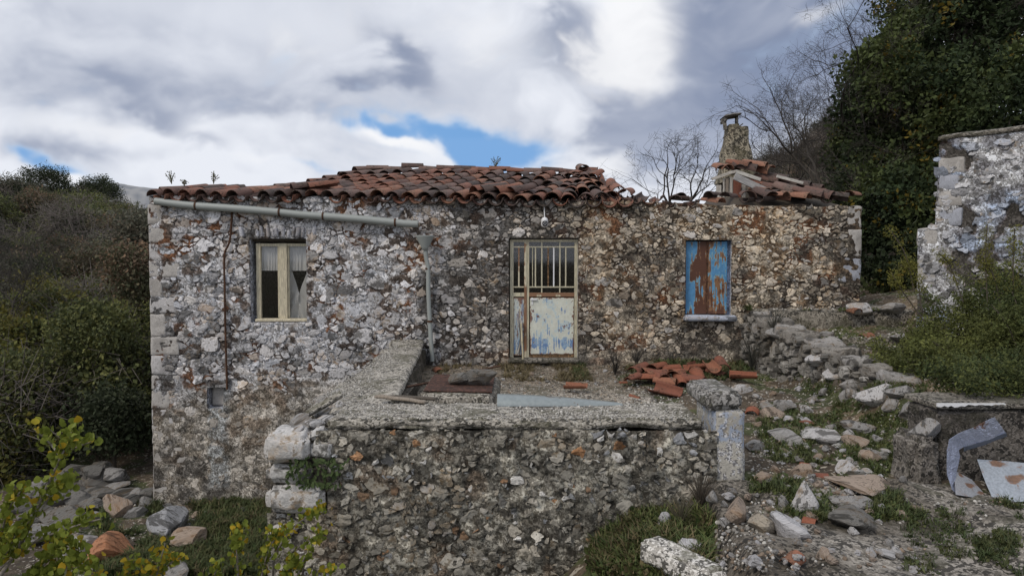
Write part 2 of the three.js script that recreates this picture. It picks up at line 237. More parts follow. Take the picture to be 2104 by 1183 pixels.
// ---- rubble masonry: sizes packed in the wall's plane, each cell one stone
// frame: {o, U, V, W}; area {u0,u1,v0,v1}; inside(u,v); holes [[u0,u1,v0,v1]]; look(u,v,r,R) -> {color, proud, joint} or null to leave it to the mortar
function rubble(parent, q) {
  const R = rng(q.seed), seeds = [], cell = 0.16, grid = new Map(), an = q.flat ?? 1.35;
  const key = (u, v) => Math.floor(u / cell) + ',' + Math.floor(v * an / cell);
  const near = (u, v, d, f) => { const n = Math.ceil(d / cell), a = Math.floor(u / cell), b = Math.floor(v * an / cell); for (let i = -n; i <= n; i++) for (let j = -n; j <= n; j++) for (const s of grid.get((a + i) + ',' + (b + j)) ?? []) f(s); };
  const A = (q.u1 - q.u0) * (q.v1 - q.v0) * an;
  for (const [r0, tries] of q.sizes) for (let t = 0; t < tries * A; t++) {
    const u = lerp(q.u0, q.u1, R()), v = lerp(q.v0, q.v1, R()), r = r0 * (0.85 + 0.3 * R()) * (q.scale ? q.scale(u, v) : 1);
    if (q.inside && !q.inside(u, v)) continue;
    if (q.holes?.some((h) => u > h[0] - 0.01 && u < h[1] + 0.01 && v > h[2] - 0.01 && v < h[3] + 0.01)) continue;
    let ok = true; near(u, v, r + 0.2, (s) => { if (ok && Math.hypot(s.u - u, (s.v - v) * an) < (s.r + r) * 0.92) ok = false; });
    if (!ok) continue;
    const s = { u, v, r, i: seeds.length }; seeds.push(s); const k = key(u, v); if (!grid.has(k)) grid.set(k, []); grid.get(k).push(s);
  }
  const stones = [];
  for (const s of seeds) {
    const L = look0(q, s, R); if (!L) continue;
    const e = s.r * 1.75 + 0.02; let poly = []; for (let i = 0; i < 10; i++) poly.push([s.u + Math.cos(i * 0.6283) * e, s.v * an + Math.sin(i * 0.6283) * e]);
    const cut = (nx, ny, d) => { const out = []; for (let i = 0; i < poly.length; i++) { const a = poly[i], b = poly[(i + 1) % poly.length], da = a[0] * nx + a[1] * ny - d, db = b[0] * nx + b[1] * ny - d; if (da <= 0) out.push(a); if (da * db < 0) { const t = da / (da - db); out.push([lerp(a[0], b[0], t), lerp(a[1], b[1], t)]); } } poly = out; };
    near(s.u, s.v, e + 0.22, (o) => { if (o === s) return; const dx = o.u - s.u, dy = (o.v - s.v) * an, d2 = dx * dx + dy * dy, d = Math.sqrt(d2); if (d > e * 2.2 + o.r) return; const t = (d2 + s.r * s.r - o.r * o.r) / (2 * d), nx = dx / d, ny = dy / d; cut(nx, ny, s.u * nx + s.v * an * ny + t); });
    for (const h of q.holes ?? []) {
      if (s.u < h[0] - e || s.u > h[1] + e || s.v * an < h[2] * an - e || s.v * an > h[3] * an + e) continue;
      const c = [[h[0] - s.u, 1, 0, h[0]], [s.u - h[1], -1, 0, -h[1]], [(h[2] - s.v) * an, 0, 1, h[2] * an], [(s.v - h[3]) * an, 0, -1, -h[3] * an]].sort((a, b) => b[0] - a[0])[0]; cut(c[1], c[2], c[3] - 0.004);
    }
    cut(1, 0, q.u1); cut(-1, 0, -q.u0); cut(0, 1, q.v1 * an); cut(0, -1, -q.v0 * an); if (q.cutTop) cut(0, 1, q.cutTop(s.u) * an);
    if (poly.length < 3) continue;
    // outline as distance by angle from the seed, corners worn round
    const K = s.r > 0.1 ? 18 : s.r > 0.05 ? 13 : 9; let dist = [];
    for (let k = 0; k < K; k++) {
      const th = (k + 0.35 * R()) / K * Math.PI * 2, cx = Math.cos(th), cy = Math.sin(th); let best = e;
      for (let i = 0; i < poly.length; i++) { const a = poly[i], b = poly[(i + 1) % poly.length], ax = a[0] - s.u, ay = a[1] - s.v * an, bx = b[0] - a[0], by = b[1] - a[1], det = cx * by - cy * bx; if (Math.abs(det) < 1e-9) continue; const t = (ax * by - ay * bx) / det, w = (ax * cy - ay * cx) / det; if (t > 0 && w >= -0.001 && w <= 1.001) best = Math.min(best, t); }
      dist.push([th, Math.max(0.008, best - L.joint) * (1 - 0.2 * R() * R())]);
    }
    const sm2 = dist;
    const area = sm2.reduce((a, d) => a + d[1] * d[1], 0) / K * Math.PI / an; if (area < 0.0003) continue;
    const pos = [], uv = [], col = [], idx = [], tu = (R() - 0.5) * 0.6, tv = (R() - 0.5) * 0.7 + 0.06, hgt = L.proud;
    const put = (du, dv, w) => {
      let u = s.u + du, v = s.v + dv / an; { let m = 9; for (const h of q.holes ?? []) m = Math.min(m, Math.max(h[0] - u, u - h[1], h[2] - v, v - h[3])); const f = sm(0.0, 0.07, m) * (q.warp ?? 1), F = q.warpF ?? 1, a = u * 8 * F, b = v * 8 * F; const wu = (n3(a, b, 3) - 0.5) * 0.085 + (n3(a * 3.1, b * 3.1, 5) - 0.5) * 0.055, wv = (n3(a, b, 13) - 0.5) * 0.075 + (n3(a * 3.1, b * 3.1, 15) - 0.5) * 0.05; u += wu * f / F; v += wv * f / F; } w += (tu * du + tv * dv) * 0.6; const p = q.o.clone().addScaledVector(q.U, u).addScaledVector(q.V, v).addScaledVector(q.W, w + (q.bulge ? q.bulge(u, v) : 0)); pos.push(p.x, p.y, p.z); uv.push(u + (q.shift ?? 0), v);
      const k = 0.86 + 0.28 * R(); col.push(L.color[0] * k, L.color[1] * k, L.color[2] * k);
    };
    const big = s.r > 0.075, ring = big ? [[1.0, -0.03], [0.95, hgt * 0.8], [0.62, hgt]] : [[1.0, -0.025], [0.86, hgt * 0.95]];
    for (const [f, w] of ring) for (const [th, d] of sm2) { const ff = f === 1 ? 1 : f * (0.88 + 0.2 * R()); put(Math.cos(th) * d * ff, Math.sin(th) * d * ff, w < 0 ? w : w * (0.8 + 0.4 * R())); }
    put(0, 0, hgt * (0.9 + 0.35 * R()));
    for (let r = 0; r < ring.length - 1; r++) for (let k = 0; k < K; k++) { const a = r * K + k, b = r * K + (k + 1) % K; idx.push(a, b, a + K, b, b + K, a + K); }
    const l = (ring.length - 1) * K, c = ring.length * K; for (let k = 0; k < K; k++) idx.push(l + k, l + (k + 1) % K, c);
    stones.push({ area: area * (q.rank ? q.rank(s.u, s.v) : 1), pos, uv, col, idx });
  }
  stones.sort((a, b) => b.area - a.area);
  const single = Math.min(q.singles ?? 295, stones.length);
  for (const s of stones.slice(0, single)) part(parent, 'stone', geo(s.pos, s.idx, s.uv, s.col), M.stone);
  const rest = stones.slice(single);
  if (rest.length) {
    const pos = [], uv = [], col = [], idx = []; for (const s of rest) { const b = pos.length / 3; for (const x of s.pos) pos.push(x); for (const x of s.uv) uv.push(x); for (const x of s.col) col.push(x); for (const x of s.idx) idx.push(x + b); }
    part(parent, 'small_stones', geo(pos, idx, uv, col), M.stone).userData.kind = 'stuff';
  }
  return stones.length;
}
function look0(q, s, R) { return q.look(s.u, s.v, s.r, R); }
// uneven mortar in the same plane: lines of the grid are laid on the edges of the holes
function mortarSheet(q) {
  const lines = (a, b, cuts) => { const e = [a, ...cuts.filter((c) => c > a + 0.005 && c < b - 0.005).sort((x, y) => x - y), b], out = []; for (let i = 0; i < e.length - 1; i++) { const n = Math.max(1, Math.round((e[i + 1] - e[i]) / q.cell)); for (let k = 0; k < n; k++) out.push(lerp(e[i], e[i + 1], k / n)); } out.push(b); return out; };
  const us = lines(q.u0, q.u1, (q.holes ?? []).flatMap((h) => [h[0], h[1]])), vs = lines(q.v0, q.v1, (q.holes ?? []).flatMap((h) => [h[2], h[3]]));
  const pos = [], uv = [], col = [], idx = [], N = us.length;
  for (const v of vs) for (const u of us) {
    const vv = q.cutTop ? Math.min(v, q.cutTop(u)) : v, w = q.relief(u, vv) + (q.bulge ? q.bulge(u, vv) : 0), p = q.o.clone().addScaledVector(q.U, u).addScaledVector(q.V, vv).addScaledVector(q.W, w);
    pos.push(p.x, p.y, p.z); uv.push(u, vv); col.push(...q.tone(u, vv));
  }
  for (let j = 0; j < vs.length - 1; j++) for (let i = 0; i < N - 1; i++) {
    const u = (us[i] + us[i + 1]) / 2, v = (vs[j] + vs[j + 1]) / 2; if (q.holes?.some((h) => !h.keep && u > h[0] && u < h[1] && v > h[2] && v < h[3])) continue; if (q.cutTop && vs[j] > q.cutTop(us[i]) && vs[j] > q.cutTop(us[i + 1])) continue;
    const a = j * N + i; idx.push(a, a + 1, a + N, a + 1, a + N + 1, a + N);
  }
  return geo(pos, idx, uv, col);
}

// ------------------------------------------------------------------ the ground
function skyline(az) { const k = [[-3, 0.06], [-1.2, 0.085], [-0.72, 0.070], [-0.6, 0.048], [-0.5, 0.008], [-0.36, 0.02], [0, -0.01], [0.22, -0.01], [0.29, 0.03], [0.35, 0.11], [0.45, 0.155], [0.56, 0.18], [0.72, 0.2], [1.2, 0.24], [3, 0.1]]; let i = 1; while (i < k.length - 1 && az > k[i][0]) i++; const a = k[i - 1], b = k[i]; return lerp(a[1], b[1], sm(a[0], b[0], clamp(az, a[0], b[0]))); }
function H(x, z) {
  const path = -0.12 - 0.045 * clamp(z, -1, 7), low = lerp(-2.62 + 0.3 * sm(2, 7, z), -0.7, sm(8.5, 12.5, z));
  let y = lerp(low, path - 0.2, sm(-1.2, 1.5, x)); y += 0.2 * sm(1.5, 1.7, x);
  const bank = z < 5.75 ? lerp(0.85, 0.05, sm(-0.5, 5, z)) - 0.28 * (1 - sm(6.6, 7.0, x)) * (1 - sm(3.2, 3.6, z)) : path;
  y = lerp(y, bank, sm(4.15, 4.6, x)); if (x > 6.8) y += 0.2 * (x - 6.8) * (1 - sm(4, 9, z) * 0.6);
  if (x < -6.6) y += 0.05 * sm(-6.6, -9, x);
  const D = CAM.z - z, dist = Math.hypot(x, D);
  if (D > 4) { const t = sm(13, 40, D), e = CAM.y + skyline(x / D) * Math.min(D, 70) - 0.02 * Math.max(0, D - 70); y = lerp(y, e, t); }
  else y = lerp(y, -0.4, sm(4, -20, D));
  const far = sm(12, 40, dist);
  return y + (fb(x * 1.3, z * 1.3, 4, 4) - 0.5) * lerp(0.16, 0.9, far) + (fb(x * 7, z * 7, 8, 2) - 0.5) * 0.05 * (1 - far);
}
const TER = { x0: -2.2, x1: 1.9, zf: 5.3 };
const terraceY = (x, z) => -0.16 - 0.028 * z + (fb(x * 5, z * 5, 2, 3) - 0.5) * 0.05;
const inPath = (x, z) => z > 6.05 && x > pathL(z) && x < 4.0 + 0.28 * (z - 6) && z < 11.5;
const pathL = (z) => 1.62 - 0.03 * (z - 6) + 0.07 * Math.sin(z * 5);
const pathY = (x, z) => H(x, z) + 0.07 + 0.01 * Math.sin(x * 3 + z * 2);
const STEP = [[-2.2, 0.35, 0.84], [0.35, 1.3, 0.46], [1.3, 2.3, 0.22], [2.3, 3.35, 0.0]];
const stepL = (z) => 4.05 + 0.17 * Math.max(0, z), stepR = 6.9;
function stepAt(x, z) { if (x < stepL(z) || x > stepR) return null; for (const s of STEP) if (z >= s[0] && z < s[1]) return s[2] + 0.05 * (s[1] - z) / (s[1] - s[0]); return null; }
function surfaceY(x, z) {
  let y = H(x, z);
  if (x > TER.x0 && x < TER.x1 && z > 0 && z < 5.3) y = Math.max(y, terraceY(x, z));
  if (inPath(x, z)) y = Math.max(y, pathY(x, z));
  const s = stepAt(x, z); if (s !== null) y = Math.max(y, s);
  return y;
}
{
  const lines = (a0, a1, fine, far, grow) => { const o = []; for (let a = a0; a <= a1; a += fine) o.push(a); let st = fine, a = o[o.length - 1]; while (a < far) { st *= grow; a += st; o.push(a); } st = fine; a = a0; while (a > -far) { st *= grow; a -= st; o.unshift(a); } return o; };
  const xs = lines(-8, 10, 0.08, 1500, 1.09), zs = lines(-3, 12, 0.08, 1500, 1.09), pos = [], uv = [], col = [], idx = [], N = xs.length;
  for (const z of zs) for (const x of xs) {
    pos.push(x, H(x, z), z); uv.push(x, z);
    const k = fb(x * 0.8, z * 0.8, 3, 4); const c = mix3([0.9, 0.85, 0.8], [1.25, 1.15, 1.0], sm(0.3, 0.7, k)); col.push(...c);
  }
  for (let j = 0; j < zs.length - 1; j++) for (let i = 0; i < N - 1; i++) { const a = j * N + i; idx.push(a, a + N, a + 1, a + 1, a + N, a + N + 1); }
  struct('ground', geo(pos, idx, uv, col), M.soil);
}
{ // the far bare mountain
  const pos = [], uv = [], col = [], idx = [], nx = 140, nz = 40;
  for (let j = 0; j <= nz; j++) for (let i = 0; i <= nx; i++) {
    const x = lerp(-3600, 600, i / nx), zz = lerp(-2300, -4600, j / nz), a = x / 3000 + 0.0;
    const top = 0.72 * 385 * Math.exp(-Math.pow((x + 2140) / 620, 2)) + 0.72 * 372 * Math.exp(-Math.pow((x + 1640) / 420, 2)) * 0.85 + 60 * fb(x * 0.004, 3, 1, 3);
    const y = -60 + top * sm(0, 0.45, j / nz) * (1 - 0.5 * sm(0.6, 1, j / nz)) + 26 * (fb(x * 0.012, zz * 0.012, 2, 5) - 0.5);
    pos.push(x, y, zz); uv.push(x, zz); const g = fb(x * 0.02, zz * 0.02, 9, 5), h = fb(x * 0.1, zz * 0.1, 5, 3);
    col.push(...mix3([0.15, 0.165, 0.19], [0.33, 0.33, 0.33], sm(0.35, 0.65, g * 0.6 + h * 0.4)));
  }
  for (let j = 0; j < nz; j++) for (let i = 0; i < nx; i++) { const a = j * (nx + 1) + i; idx.push(a, a + 1, a + nx + 1, a + 1, a + nx + 2, a + nx + 1); }
  struct('mountain', geo(pos, idx, uv, col), std([1, 1, 1], { vertexColors: true, roughness: 1 }));
}

// ------------------------------------------------------------------ the house
const X3 = new THREE.Vector3(1, 0, 0), Y3 = new THREE.Vector3(0, 1, 0), Z3 = new THREE.Vector3(0, 0, 1), O3 = () => new THREE.Vector3();
const hole = (x0, x1, y0, y1) => { const a = P(x0, y1), b = P(x1, y0); return [a.x, b.x, a.y, b.y]; };
const HW = { x0: P(312, 700).x, x1: P(1768, 520).x, base: -2.75, back: -5.4 };
const winH = hole(515, 629, 490, 662), doorH = hole(1046, 1188, 489, 736), shutH = hole(1408, 1504, 493, 648), niche = hole(427, 459, 796, 838);
const topY = (x) => lerp(2.80, 2.66, sm(HW.x0, HW.x1, x)) + 0.05 * (n3(x * 3, 4, 2) - 0.5) - 0.03 * sm(2, 2.6, x);
const house = thing('stone_house', 'derelict rubble stone house with broken clay tile roof behind the concrete terrace', 'house');
// zones of weathering on the front
const blotch = (x, y) => fb(x * 0.9 + 3, y * 0.9, 5, 4);
const soot = (x, y) => { const b = blotch(x, y), f = fb(x * 4, y * 4, 15, 4); const band = sm(-2.0, -0.9, x) * (1 - sm(1.0, 1.7, x)); const h = fb(x * 11, y * 11, 25, 3); return sm(0.43, 0.60, f * 0.4 + b * 0.38 + h * 0.22 + band * 0.17 - 0.03 + 0.04 * sm(1.2, 2.2, x)); };
const lowPart = (x, y) => sm(-0.3, -0.9, y + (blotch(x * 2, y * 2) - 0.5) * 0.8 - 0.12 * (x + 4));
const warm = (x, y) => sm(-2.4, 1.8, x + (blotch(x + 9, y) - 0.5) * 2.4);
const wallTone = (x, y) => {
  const f = fb(x * 6, y * 6, 3, 4), r = fb(x * 2.2 + 7, y * 2.2, 11, 4);
  let c = mix3([0.21, 0.165, 0.14], [0.30, 0.205, 0.125], warm(x, y));
  c = mix3(c, [0.33, 0.14, 0.06], 0.85 * sm(lerp(0.52, 0.46, warm(x, y)), lerp(0.64, 0.58, warm(x, y)), r)); c = mix3(c, mix3([0.92, 0.92, 0.95], [0.80, 0.69, 0.54], warm(x, y)), 0.9 * sm(lerp(0.43, 0.50, warm(x, y)), lerp(0.55, 0.61, warm(x, y)), f));
  c = mix3(c, mul3([0.66, 0.585, 0.475], 0.35 + 1.3 * f), 0.75 * lowPart(x, y)); { const a = P(430, 1000), b = P(468, 790); c = mix3(c, [0.66, 0.70, 0.72], 0.75 * sm(0.42, 0.58, f + 0.14) * sm(-0.06, 0.05, Math.min(x - a.x, b.x - x, y - a.y, b.y - y))); } c = mix3(c, [0.075, 0.068, 0.062], 0.8 * soot(x, y));
  return c;
};
const wallLook = (u, v, r, R) => {
  const s = soot(u, v), w = warm(u, v), lo = lowPart(u, v); if (R() < 0.08 + 0.25 * lo && r < 0.08) return null; if (u > -5.27 && u < -4.95 && v < -0.5 && v > -2.2 && R() < 0.6) return null;
  let c = mix3([0.80, 0.805, 0.84], [0.80, 0.70, 0.56], clamp(w + (R() - 0.5) * 0.5)); if (R() < 0.06) c = mix3(c, [0.50, 0.38, 0.27], 0.6); if (R() < 0.12) c = mix3(c, [0.46, 0.50, 0.57], 0.5);
  c = mix3(c, [0.58, 0.52, 0.43], 0.7 * lo); c = mul3(c, 0.55 + 0.6 * Math.pow(R(), 0.7)); c = mix3(c, [0.11, 0.102, 0.095], 0.7 * s * Math.pow(R(), 0.6));
  return { color: c, proud: 0.006 + 0.034 * R() * (1 - 0.4 * lo), joint: 0.001 + 0.011 * R() * R() + 0.004 * lo };
};
const bulge = (u, v) => 0.05 * (fb(u * 0.7, v * 0.7, 31, 3) - 0.5) * sm(0, 0.15, Math.min(...[winH, doorH, shutH].map((h) => Math.max(h[0] - u, u - h[1], h[2] - v, v - h[3])))) ;
const quoinsL = [[420, 461, 337], [462, 499, 366], [500, 534, 332], [535, 569, 371], [570, 609, 335], [610, 643, 362], [645, 691, 340], [692, 729, 366], [730, 769, 338], [770, 801, 372], [802, 839, 346], [840, 871, 379], [873, 911, 347], [913, 953, 381], [955, 990, 348], [991, 1042, 372]];
const quoinsR = [[424, 468, 1740], [470, 527, 1741], [529, 581, 1716]];
const holesAll = [winH, doorH, shutH, { ...niche, length: 4 }].map((h) => [h[0], h[1], h[2], h[3]]);
const qh = [...quoinsL.map((q, i) => [HW.x0 - 0.3, P(q[2], 600).x - 0.03 - 0.05 * n3(i * 3.3, 1), P(400, q[1]).y, P(400, q[0]).y]), ...quoinsR.map((q) => [P(q[2], 600).x, HW.x1 + 0.3, P(1750, q[1]).y, P(1750, q[0]).y])];
{
  // core of the front wall with its openings, and the other walls
  const sh = new THREE.Shape(); sh.moveTo(HW.x0, HW.base); sh.lineTo(HW.x1, HW.base); for (let i = 0; i <= 24; i++) { const x = lerp(HW.x1, HW.x0, i / 24); sh.lineTo(x, topY(x) - 0.02); }
  for (const h of [winH, doorH, shutH, niche]) { const p = new THREE.Path(); p.moveTo(h[0], h[2]); p.lineTo(h[0], h[3]); p.lineTo(h[1], h[3]); p.lineTo(h[1], h[2]); p.closePath(); sh.holes.push(p); }
  const core = new THREE.ExtrudeGeometry(sh, { depth: 0.5, bevelEnabled: false }); core.translate(0, 0, -0.53); boxUV(core);
  part(house, 'wall', core, std([0.72, 0.74, 0.82], { map: T_mortar, bumpMap: B_rough, bumpScale: 0.01 }));
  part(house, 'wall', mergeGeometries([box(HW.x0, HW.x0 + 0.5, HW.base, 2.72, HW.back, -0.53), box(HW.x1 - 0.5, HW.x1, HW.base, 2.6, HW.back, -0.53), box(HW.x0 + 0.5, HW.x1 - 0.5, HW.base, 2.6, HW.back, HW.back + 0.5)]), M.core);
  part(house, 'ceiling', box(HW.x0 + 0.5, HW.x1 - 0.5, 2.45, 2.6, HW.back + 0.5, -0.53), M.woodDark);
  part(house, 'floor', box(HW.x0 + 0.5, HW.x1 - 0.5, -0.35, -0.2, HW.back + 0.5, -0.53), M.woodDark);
  const front = part(house, 'front_wall', mortarSheet({ o: O3(), U: X3, V: Y3, W: Z3, u0: HW.x0, u1: HW.x1, v0: HW.base, v1: 2.9, cell: 0.024, holes: holesAll, cutTop: topY, bulge,
    relief: (u, v) => 0.005 + 0.08 * (fb(u * 9, v * 11, 1, 4) - 0.42) + 0.03 * (fb(u * 2.5, v * 2.5, 6, 3) - 0.5) + 0.012 * lowPart(u, v), tone: wallTone }), M.mortar);
  const soldier = (u, v, h, r) => u > h[0] - 0.25 && u < h[1] + 0.25 && v > h[3] && v < h[3] + r;
  rubble(front, { seed: 11, o: O3(), U: X3, V: Y3, W: Z3, u0: HW.x0, u1: HW.x1, v0: HW.base, v1: 2.85, flat: 1.45, cutTop: (u) => topY(u) - 0.01, bulge, singles: 290,
    sizes: [[0.19, 1.2], [0.145, 8], [0.105, 40], [0.075, 100], [0.052, 220], [0.036, 400], [0.024, 420]], scale: (u, v) => (1 - 0.22 * lowPart(u, v)) * lerp(1.03, 0.68, warm(u, v)) * (0.75 + 0.5 * blotch(u * 1.7 + 20, v * 1.7)),
    inside: (u, v) => v < topY(u) - 0.03 && !soldier(u, v, winH, 0.22), holes: [...holesAll, ...qh], look: wallLook });
  // flat arches of upright stones over the openings
  let s = 50; const R = rng(99);
  for (const [h, rise, n, c] of [[winH, 0.24, 15, [0.62, 0.63, 0.69]]]) for (let i = 0; i < n; i++) {
    if (R() < 0.12) continue; const x = lerp(h[0] - 0.2, h[1] + 0.2, (i + 0.25 + 0.5 * R()) / n), w = (h[1] - h[0] + 0.4) / n * (0.5 + 0.4 * R()), t = (x - (h[0] + h[1]) / 2) * -0.35, hh = rise * (0.55 + 0.42 * R());
    const g = roughBox(w, hh, 0.09, 0.022, s++, 0.03, 0.015); g.rotateZ(t); g.translate(x, h[3] + 0.015 + hh / 2, 0.0 + 0.02 * R());
    part(front, 'arch_stone', g, std(mul3(c, (0.5 + 0.7 * R())), { map: T_stone, bumpMap: B_rough, bumpScale: 0.008 }));
  }
  for (const q of quoinsL) { const y0 = P(400, q[1]).y, y1 = P(400, q[0]).y, x1 = P(q[2], 600).x; const g = roughBox(x1 - HW.x0 + 0.03, y1 - y0 + 0.004, 0.3, 0.022, s++, 0.028, 0.012); g.rotateZ((R() - 0.5) * 0.03); g.translate((x1 + HW.x0) / 2 - 0.015, (y0 + y1) / 2, -0.135 + 0.014 * R()); part(house, 'quoin', g, s % 3 ? M.block : M.blockQ ??= std([0.63, 0.625, 0.64], { map: T_pale, bumpMap: B_rough, bumpScale: 0.012 })); }
  for (const q of quoinsR) { const y0 = P(1750, q[1]).y, y1 = P(1750, q[0]).y, x0 = P(q[2], 600).x; const g = roughBox(HW.x1 - x0 + 0.03, y1 - y0 + 0.004, 0.3, 0.024, s++, 0.028, 0.012); g.translate((x0 + HW.x1) / 2 + 0.005, (y0 + y1) / 2, -0.13); part(house, 'quoin', g, q[2] < 1730 ? M.blockBlue : M.block); }
  part(house, 'niche_back', roughBox(niche[1] - niche[0], niche[3] - niche[2], 0.05, 0.01, 3, 0.03).translate((niche[0] + niche[1]) / 2, (niche[2] + niche[3]) / 2, -0.16), M.block);
}
// left window
{
  const h = winH, z = -0.17, w = part(house, 'window', box(h[0], h[1], h[3] - 0.05, h[3], z - 0.03, z + 0.05), M.woodDark, 'two-light window with cream frame and torn net curtains');
  const xl = P(529, 600, z).x, xr = h[1] - 0.004, yt = P(560, 500, z).y, yb = P(560, 660, z).y, m0 = P(576, 600, z).x, m1 = P(592, 600, z).x, f = 0.075;
  const pal = std([0.66, 0.615, 0.48], { map: T_wood, roughness: 0.7 });
  part(w, 'frame', box(xl, xl + f, yb + 0.06, yt, z, z + 0.06), pal); part(w, 'frame', box(m0, m1, yb + 0.06, yt, z + 0.005, z + 0.075), pal); part(w, 'frame', box(xr - 0.02, xr, yb + 0.06, yt, z, z + 0.05), pal);
  part(w, 'frame', box(xl + f, m0, yt - 0.05, yt - 0.002, z + 0.002, z + 0.055), pal); part(w, 'frame', box(m1, xr - 0.02, yt - 0.05, yt - 0.002, z + 0.002, z + 0.055), pal); part(w, 'sill', roughBox(xr - xl + 0.02, 0.06, 0.16, 0.004, 4, 0.03, 0.012).translate((xl + xr) / 2, yb + 0.028, z + 0.075), pal);
  part(w, 'sash', mergeGeometries([box(m0 - 0.035, m0 - 0.003, yb + 0.07, yt - 0.055, z + 0.01, z + 0.035), box(m1 + 0.003, m1 + 0.03, yb + 0.07, yt - 0.055, z + 0.01, z + 0.035)]), pal);
  part(w, 'pane', box(xl + f, m0, yb + 0.06, yt - 0.05, z + 0.012, z + 0.013), M.glass); part(w, 'pane', box(m1, xr - 0.02, yb + 0.06, yt - 0.05, z + 0.012, z + 0.013), M.glass);
  const drape = (x0, x1, y1, bot, n, amp, seed) => { const pos = [], uv = [], idx = [], nx = 40, ny = 30; for (let j = 0; j <= ny; j++) for (let i = 0; i <= nx; i++) { const u = i / nx, x = lerp(x0, x1, u), b = bot(u), y = lerp(y1, b, j / ny); pos.push(x, y, z - 0.035 + amp * Math.sin(u * n * 6.28 + Math.sin(u * 9 + seed) * 1.5 + j * 0.03) * (0.4 + 0.6 * j / ny) + 0.012 * fb(u * 4, j * 0.2, seed, 3)); uv.push(u, j / ny); } for (let j = 0; j < ny; j++) for (let i = 0; i < nx; i++) { const a = j * (nx + 1) + i; idx.push(a, a + 1, a + nx + 1, a + 1, a + nx + 2, a + nx + 1); } return geo(pos, idx, uv); };
  const yh = P(560, 556, z).y;
  part(w, 'curtain', drape(xl + f - 0.02, m0 + 0.01, yt - 0.03, () => yh, 6, 0.012, 1), M.curtain); part(w, 'curtain', drape(m1 - 0.01, xr, yt - 0.03, () => yh, 5, 0.012, 2), M.curtain);
  // the lower right curtain hangs from its two ends: a dark gap is left below the upper one
  const pos = [], uv = [], idx = [], nx = 30, ny = 30; const dip = P(610, 600, z).y;
  for (let j = 0; j <= ny; j++) for (let i = 0; i <= nx; i++) { const u = i / nx, d = u < 0.45 ? lerp(yh + 0.02, dip - 0.2, u / 0.45) : lerp(dip - 0.2, yh + 0.02, (u - 0.45) / 0.55), top = Math.min(yh + 0.02, d + 0.16), y = lerp(top, yb + 0.05, j / ny); pos.push(lerp(m1, xr, u), y, z - 0.075 + 0.02 * Math.sin(u * 14 + j * 0.25 * (u < 0.45 ? 1 : -1))); uv.push(u, j / ny); }
  for (let j = 0; j < ny; j++) for (let i = 0; i < nx; i++) { const a = j * (nx + 1) + i; idx.push(a, a + 1, a + nx + 1, a + 1, a + nx + 2, a + nx + 1); }
  part(w, 'curtain', geo(pos, idx, uv), M.curtain);
  part(house, 'rusty_rod', mergeGeometries([tube([P(476, 432, 0.05), P(474, 470, 0.05), P(470, 500, 0.055), P(462, 516, 0.06), P(461, 600, 0.055), P(463, 700, 0.06), P(466, 800, 0.05)], 0.018, 40, 6)]), M.rust);
}
